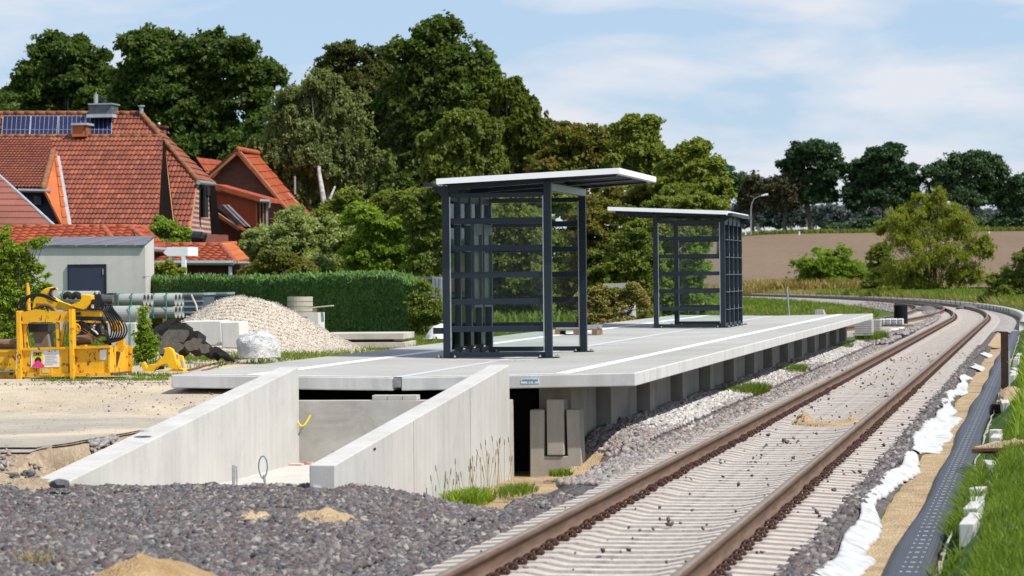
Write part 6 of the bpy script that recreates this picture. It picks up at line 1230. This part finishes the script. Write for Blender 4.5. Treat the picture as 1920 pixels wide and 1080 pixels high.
bush('tall dark green shrub seen through the nearer shelter', 103, [(880,430,50,52),(940,420,52,50),(990,440,50,55),(900,500,60,42),(980,510,66,42),(850,500,40,42)], L_lime, 46000, .085, 25)
bush('orange leaved shrub right of the nearer shelter', 101, [(1130,430,44,52),(1090,450,40,48),(1160,470,48,46),(1110,400,34,28),(1180,420,32,36)], L_orange, 38000, .08, 26)
bush('dark green shrub between the shelters, above the concrete block', 99, [(1180,480,48,50),(1140,510,44,30),(1215,500,30,50),(1205,440,30,40)], L_lime, 32000, .08, 27)
bush('green shrub behind the farther shelter', 110, [(1270,430,48,55),(1320,430,42,45),(1250,490,34,45),(1300,395,50,28),(1340,405,22,20),(1240,400,30,30)], L_lime, 36000, .085, 28, lump=.4)
bush('low green bush below the farther shelter bars', 104, [(1260,520,30,34),(1300,470,26,26)], L_bright, 9000, .07, 29)
bush('flowering rose bush between the shelters', 83, [(1120,560,38,24),(1165,568,36,24),(1205,575,22,22),(1135,590,44,14),(1190,545,16,16),(1095,580,20,18)], L_bud, 22000, .05, 30, clump=.14)
bush('yellow green weed bush at the end of the hedge', 71, [(790,575,26,30),(810,590,26,26),(800,545,20,22),(820,565,14,20)], L_olive, 12000, .05, 31)
bush('green bush growing between the red roofed house and the garage', 103, [(312,435,30,24),(285,445,22,18),(345,445,18,18),(310,460,42,12),(298,415,12,10)], L_bright, 15000, .085, 32)
bush('yellow green bush under the white pergola', 91, [(300,510,20,18),(330,520,18,16),(318,500,14,12)], L_willow, 6000, .06, 33)
bush('bright green branching bush at the left picture edge in front of the hut', 58, [(5,520,36,50),(30,470,26,24),(10,450,26,22),(50,500,16,18),(70,462,12,10),(0,570,34,36),(72,505,10,8),(82,452,10,5),(88,518,9,5)], L_bright, 16000, .05, 34, clump=.2, rmin=.25)
bush('weedy green bush growing beside the strapped block and rubble', 49.5, [(266,632,13,18),(262,662,11,12),(272,610,8,10),(285,640,10,12),(268,585,5,8)], L_bright, 1100, .05, 35, clump=.45, rmin=.05, sub=0)
# hedge
hx0, hx1 = W(262, 0, 79)[0], W(800, 0, 73)[0]
bush('dense green thicket behind the nearer shelter', 113, [(860,400,50,40),(930,380,60,40),(1000,400,60,50),(880,470,60,50),(960,470,70,50),(1030,470,50,50),(1060,400,50,40)], L_lime, 50000, .095, 36)
bush('green thicket under the reddish tree between the shelters', 116, [(1100,390,60,45),(1160,400,60,45),(1210,390,50,50),(1080,490,50,50),(1150,520,60,40),(1220,470,50,50),(1230,400,40,40)], L_orange, 50000, .095, 37)
bush('dark thicket behind the farther shelter, left of the field', 121, [(1260,450,40,50),(1290,500,36,44),(1240,520,40,40),(1310,440,30,36)], L_maple, 24000, .1, 38)
bush('green thicket behind the birch and the gable house', 118, [(640,410,60,40),(720,420,60,50),(800,420,60,60),(680,470,60,40),(760,480,60,50)], L_lime, 44000, .1, 39)
T = thing('thuja_hedge', 'long clipped dark green thuja hedge behind the gravel pile', 'hedge', ((hx0+hx1)/2, 76, .5)); r = np.random.RandomState(50)
def hedge_face(n, size, seed):
    r = np.random.RandomState(seed); t = r.rand(n); x = -24.0+(-16.2+24.0)*t; Y0 = 79-6.5*t; 
    xa, ya = -24.1, 80.; xb, yb = W(775, 0, 71)[0], 71.
    px = xa+(xb-xa)*t; py = ya+(yb-ya)*t; h = r.rand(n)**.85; dep_ = r.rand(n); top = r.rand(n) < .28
    H_ = 1.27+.16*fbm(t*9, t*0, 4)-.0*t-.18*sstep(.93, 1, t); dx = (yb-ya); L_ = math.hypot(xb-xa, yb-ya); nx_, ny_ = (yb-ya)/L_, -(xb-xa)/L_
    off = np.where(top, r.rand(n)*1.0, .05*r.rand(n)+.12*(fbm(t*60, h*9, 7)-.5)); z = np.where(top, H_+.05*np.abs(r.normal(size=n))+.06*fbm(t*80, h*3, 9), h*H_)
    p = np.stack([px-(-nx_)*0+(-ny_*0)+nx_*(-0)-0, py, z], 1); p[:,0] += -nx_*0; p[:,1] += off*1.; p[:,0] += off*.2; p[:,2] += .5
    nrm = r.normal(size=(n, 3))*.5+np.array([.25, -1., .35]); nrm /= np.linalg.norm(nrm, axis=1)[:, None]; a = r.normal(size=(n, 3))*.3+np.array([0, 0, 1.]); a -= nrm*(a*nrm).sum(1)[:, None]; a /= np.linalg.norm(a, axis=1)[:, None]; b = np.cross(nrm, a); s = size*(.6+.8*r.rand(n))[:, None]
    return np.stack([p-a*s, p-b*s*.35, p+a*s, p+b*s*.35], 1).reshape(-1, 3)
V = hedge_face(90000, .07, 51); npmesh('foliage', V, np.arange(len(V)).reshape(-1, 4), L_hedge, T)
m = MB(); xa, xb = -24.1, W(772, 0, 71)[0]; m.hexa([(xa,80.15,.4),(xb,71.15,.4),(xb,72.1,.4),(xa,81.1,.4),(xa,80.15,1.68),(xb,71.15,1.62),(xb,72.1,1.62),(xa,81.1,1.68)]); m.obj('inner_core', simple('hedge_inner_core', (.02,.032,.012), .95, var=.4, scale=6), T)  # solid dark green box filling the hedge behind its leaf quads
# right side: trees beyond the field
fr_ = 'trees standing along the far edge of the field'
def ftree(label, ell, tr, mat=L_far, n=26000, D=572, size=.34, seed=0, **kw):
    ell = [(e[0], e[1]+(2 if e[1] < 360 else -4), e[2]*.84, e[3]*.84) for e in ell]
    return tree('field_tree', label, 'tree', D, ell, mat, n, size, tr=tr, r0=kw.pop('r0', .42), seed=seed, group=fr_, rmin=.12, stray=.16, **kw)
M_fb = leafmat('brownish_far_leaf', [(.04,.06,.022),(.055,.075,.03),(.075,.08,.035)], .2)
ftree('thin brownish tree behind the street lamp', [(1410,345,30,30),(1400,370,22,28),(1425,375,22,28),(1412,395,26,18)], 1413, M_fb, 14000, seed=60, lump=.5)
ftree('rounded brownish tree right of the street lamp', [(1470,350,36,34),(1450,370,24,30),(1490,375,24,30),(1470,392,34,18)], 1472, M_fb, 17000, seed=61)
ftree('tallest oak on the field edge with a bare straight trunk', [(1525,290,46,36),(1495,315,34,36),(1560,320,32,42),(1525,345,52,36),(1540,375,40,22),(1500,285,26,22),(1565,290,18,22)], 1522, L_fard, 42000, seed=62, r0=.6, lump=.4)
ftree('broad dark tree right of the tallest oak', [(1655,310,52,38),(1630,340,50,40),(1690,335,42,40),(1640,380,56,36),(1690,375,42,36),(1600,390,24,24),(1665,285,36,16)], 1655, L_fard, 46000, seed=63, lump=.4)
ftree('wide dark green tree behind the tall willow shrub', [(1810,320,62,38),(1770,340,42,42),(1860,335,40,40),(1800,370,72,38),(1850,375,44,34),(1830,298,36,16)], 1820, L_far, 46000, seed=64, lump=.4)
ftree('green tree cut off by the right picture edge beyond the field', [(1920,360,36,34),(1895,385,28,30),(1940,390,40,40),(1915,415,46,26)], 1915, L_far, 20000, seed=65)
ftree('dark tree top showing above the end of the farther shelter roof', [(1350,330,36,32),(1375,345,14,24),(1345,360,42,30)], 1350, L_fard, 14000, D=420, size=.3, seed=66)
gw = leafmat('hazy_wood_leaf', [(.045,.075,.065),(.06,.095,.08),(.05,.08,.07)], .2)  # bluish haze of distance is mixed into these leaf colours
rr = random.Random(70); bl = []
for k in range(46): x = 1330+13.4*k; h = 16+10*rr.random(); c = W(x, 424-h*.6, 760+rr.uniform(-40, 40)); bl.append((c, (3.2*rr.uniform(.8,1.5), 3., h*.13*rr.uniform(.8, 1.3))))
o = leaves('distant_wood', bl, 60000, .5, gw, None, 71, sub=0, clump=.25); props(o, 'distant bluish green wood line behind the trees of the field edge', 'wood', kind='stuff')
bl = []
for k in range(30): x = 1560+12*k+rr.uniform(-5, 5); h = 8+15*rr.random(); c = W(x, 436-h*.5, 590+rr.uniform(-8, 8)); bl.append((c, (2.0*rr.uniform(.8,1.6), 2., h*.06)))
o = leaves('field_edge_bushes', bl, 36000, .36, L_far, None, 72, sub=0, clump=.25); props(o, 'continuous belt of green bushes under the field edge trees', 'bushes', kind='stuff')
# willow shrub and reeds by the curve
tree('willow_shrub', 'tall airy yellow green willow shrub beyond the curve of the track', 'shrub', 250, [(1745,420,48,42),(1700,450,46,45),(1790,450,50,46),(1740,490,70,46),(1745,385,28,26),(1830,470,28,32),(1680,420,26,22),(1700,530,60,30),(1790,520,44,36),(1760,370,16,14),(1690,555,60,26),(1760,550,60,30),(1820,530,40,34),(1850,480,16,20),(1650,440,14,22)], L_willow, 46000, .13, seed=80, r0=.12, clump=.2, rmin=.05, lump=.7, per=9, sub=3, stray=.22, aspect=.34, droop=-1.2, group='shrubs beyond the railway curve')
wl = bpy.data.objects['willow_shrub']; rr = random.Random(81); m = MB()
for k in range(34):
    b = W(1745+rr.uniform(-30, 30), 565, 250); t = W(1745+rr.uniform(-115, 110), rr.uniform(375, 470), 250+rr.uniform(-3, 3)); mid = [(b[i]*.55+t[i]*.45) for i in range(3)]; mid[0] += (b[0]-t[0])*.15
    m.tube([b, mid, t], [.05, .035, .012], 5)
m.obj('stems', M_bark, wl)['kind'] = 'stuff'
bush('rounded bright green bush left of the willow shrub', 305, [(1545,500,48,34),(1585,515,48,34),(1515,522,36,28),(1615,525,40,30),(1550,482,32,18),(1515,540,40,20),(1580,545,60,22),(1630,545,40,22)], L_bright, 52000, .13, 81, group='shrubs beyond the railway curve')
bush('dark green bush in front of the willow shrub base', 262, [(1660,520,40,42),(1700,540,44,28),(1640,545,30,20),(1650,480,24,22),(1680,560,56,18)], L_lime, 34000, .13, 82, group='shrubs beyond the railway curve')
bush('green bush at the right picture edge beside the curve', 190, [(1905,530,42,42),(1940,500,42,42),(1870,555,30,20),(1925,490,24,28)], L_olive, 30000, .12, 83, group='shrubs beyond the railway curve')
def blades(name, pts, h, w_, mat, seed, label, cat='grass', lean=.35, parent=None, kind='stuff', zoff=0.):
    r = np.random.RandomState(seed); pts = np.asarray(pts, float); n = len(pts); hh = (h*(.5+.9*r.rand(n)))[:, None]; a = r.rand(n)*6.28; d = np.stack([np.cos(a), np.sin(a), 0*a], 1); ln_ = r.normal(size=(n, 3))*lean; ln_[:,2] = 0
    w2 = (w_*(.6+.8*r.rand(n)))[:, None]; up = np.array([0,0,1.]); mid = pts+up*hh*.55+ln_*hh*.35; tip = pts+up*hh*.98+ln_*hh
    V = np.stack([pts-d*w2, pts+d*w2, mid+d*w2*.8, mid-d*w2*.8, mid-d*w2*.8, mid+d*w2*.8, tip+d*w2*.12, tip-d*w2*.12], 1).reshape(-1, 3); V[:,2] += zoff
    o = npmesh(name, V, np.arange(n*8).reshape(-1, 4), mat, parent); return props(o, label, cat, kind=kind) if label else o
def scatter(n, x0, x1, y0, y1, seed, dens=None, p=1.): r = np.random.RandomState(seed); y = y0+(y1-y0)*r.rand(n)**p; x = x0+(x1-x0)*r.rand(n); k = np.ones(n, bool) if dens is None else dens(x, y, r); x, y = x[k], y[k]; return np.stack([x, y, ground_z(x, y)], 1)
# bank grass
r = np.random.RandomState(90); n = 90000; y = 13.5+72*r.rand(n)**1.7; rel = 2.40+1.3*r.rand(n)**1.1; x = XC+rel
k = (fbm(x*2, y*.6, 12) > .30+.25*((y > 40) & (y < 54))) & ~((np.abs(rel-2.50) < .10) & (r.rand(n) < .95)) & ~((rel < 2.62) & (y > 34) & (y < 80) & (r.rand(n) < .75)); x, y = x[k], y[k]
blades('bank_grass', np.stack([x, y, ground_z(x, y)-.03], 1), .095, .005, L_grass, 91, 'lush green grass on the bank along the right picture edge')
x = XC+2.3+.2*r.rand(5200); y = 16+17*r.rand(5200); k = (fbm(y*1.1, y*0, 17) > .5); x, y = x[k], y[k]
blades('overhanging_grass', np.stack([x, y, ground_z(x, y)-.02+.05], 1), .13, .006, L_grass, 96, 'long grass overhanging the drainage mat at the bottom right', lean=.7)
x = XC+2.75+.6*r.rand(2200); y = 34+60*r.rand(2200); blades('bank_weeds', np.stack([x, y, ground_z(x, y)-.02], 1), .30, .012, L_bright, 92, 'taller leafy weeds on the bank behind the rusty post', lean=.5)
# tufts by platform foot
tuft = 'bright grass tufts in the gravel at the platform foot'
def patch(label, cx, cy, rx, ry, n, h, seed, mat=L_grass, name='grass_tuft', kind=None, group=tuft, z=None, w_=.006, zoff=0.):
    r = np.random.RandomState(seed); a = r.rand(n)*6.28; q = r.rand(n)**.6; x = cx+rx*q*np.cos(a); y = cy+ry*q*np.sin(a); zz = ground_z(x, y) if z is None else np.full(n, z)
    T = blades(name, np.stack([x, y, zz-.01], 1), h, w_, mat, seed, label, 'grass tuft', .45, kind=kind, zoff=zoff)
    if group and kind is None: T['group'] = group
    return T
for k, (px, py, rx, ry, n, h, lb_) in enumerate(((1400,733,.36,2.6,3400,.15,'long bright grass tuft at the foot of the third to fifth concrete supports'),(1365,738,.2,1.8,1200,.15,'nearer end grass tuft beside the long bright tuft'),(1487,697,.3,2.2,2200,.16,'second grass tuft further along the foot of the supports'),(1580,655,.3,2.0,1400,.17,'third small grass tuft under the far supports'),(1635,632,.5,3.0,1800,.2,'grass patch just past the platform end beside the concrete beams'))):
    p = WZ(px, py, -.12); patch(lb_, p[0], p[1], rx, ry, n, h, 100+k, z=-.14)
p = WZ(915, 948, -.4); patch('green weed clump growing at the foot of the right ramp wall', -5.95, 31.6, .22, .9, 700, .14, 110, L_bright, z=-.45, w_=.010)
patch('bright grass tuft at the right of the weed clump beside the ramp wall', -5.62, 32.6, .2, .8, 420, .1, 111, z=-.42)
patch('small grass tuft before the U-shaped concrete cup', -5.55, 35.2, .14, .3, 260, .08, 112, z=-.4)
patch('tiny green weed on the ballast at the bottom left', WZ(70,1060,.0)[0], WZ(70,1060,.0)[1], .12, .25, 60, .12, 113, L_dry, z=0.)
# stalks with seed heads
T = thing('seed_head_stalks', 'dry brown stalks with seed heads standing against the right ramp wall', 'weeds', (-6.0, 31.5, -.45)); r = np.random.RandomState(120); m = MB(); m2 = MB()
for k in range(46):
    y = r.uniform(30.0, 34.6); x = -6.12+.18*r.rand(); h = r.uniform(.18, .42)*(1.2 if y > 32.4 else .9); lx = r.normal()*.04; m.tube([(x,y,-.5),(x+lx*.4,y,-.5+h*.6),(x+lx,y,-.5+h+.08)], .0022, 4); m2.tube([(x+lx,y,-.5+h+.06),(x+lx*1.1,y,-.5+h+.12)], [.006,.004], 5)
m.obj('stalks', simple('dry_stalk', (.28,.24,.12), .9), T)['kind'] = 'stuff'; m2.obj('seed_heads', simple('brown_seed_head', (.16,.10,.06), .9), T)['kind'] = 'stuff'
# wild grass areas
blades('wild_grass', scatter(150000, -48, -5, 90, 300, 130, lambda x, y, r: (x < centre(y)-4.4) & (np.abs(x-bcx(np.minimum(y, 198))) > 2.0), 1.1), .34, .04, L_grass, 131, 'rough green grass between the platform end and the railway curve')
blades('dry_grass', scatter(26000, -34, -6, 95, 200, 132, lambda x, y, r: (x < centre(y)-4.6) & (np.abs(x-bcx(np.minimum(y, 198))) > 2.0)), .34, .02, L_dry, 133, 'dry yellowish stalks mixed into the grass beyond the platform')
blades('verge_grass', scatter(16000, -15.5, -10.5, 52, 92, 134, lambda x, y, r: r.rand(len(x)) < (-10.4-x)/2.2), .12, .010, L_olive, 135, 'yellow green grass along the back edge of the platform')
blades('yard_grass', scatter(9000, -15.4, -12.2, 41.6, 44.6, 136, lambda x, y, r: fbm(x*1.6, y*1.6, 8) > .48), .07, .007, L_grass, 137, 'short grass growing under the yellow racks')
blades('pile_foot_grass', scatter(7000, -16, -11.2, 47.5, 56, 138, lambda x, y, r: (fbm(x*1.4, y*.7, 5) > .5) & (x < -11.4-(y-47)*.0)), .10, .008, L_grass, 139, 'bright grass growing at the foot of the gravel pile')
blades('lot_grass', scatter(36000, -30, -14, 58, 79, 140, lambda x, y, r: fbm(x*.5, y*.4, 6) > .42), .13, .010, L_grass, 141, 'grass and weeds between the yard objects and the hedge')
r = np.random.RandomState(142); n = 40000; y = 205+72*r.rand(n); x = centre(y)+3.2+9*r.rand(n)**1.3
blades('reed_grass', np.stack([x, y, np.full(n, -.3)], 1), .7, .045, L_grass, 143, 'tall reedy grass behind the cable trough of the curve')
r = np.random.RandomState(150); n = 30000; y = 150+155*r.rand(n); x = centre(y)+2.9+9*r.rand(n)**1.2
blades('verge_stalks', np.stack([x, y, np.full(n, -.3)], 1), .62, .03, L_dry, 151, 'yellowish stalks mixed along the outside of the curve')
r = np.random.RandomState(144); n = 16000; y = 150+70*r.rand(n); x = centre(y)+3.0+6*r.rand(n)
blades('reed_grass', np.stack([x, y, np.full(n, -.3)], 1), .7, .04, L_grass, 145, 'nearer tall grass at the right picture edge behind the cable trough')
r = np.random.RandomState(146); n = 22000; x = -60+110*r.rand(n); y = 566+10*r.rand(n); blades('field_edge_grass', np.stack([x, y, ground_z(x, y)], 1), .9, .14, L_olive, 147, 'rough olive green grass strip along the top edge of the field')
r = np.random.RandomState(148); n = 16000; y = 300+14*r.rand(n); x = -40+30*r.rand(n); blades('field_foot_grass', np.stack([x, y, ground_z(x, y)], 1), .9, .06, L_dry, 149, 'pale long grass between the curve and the brown field')
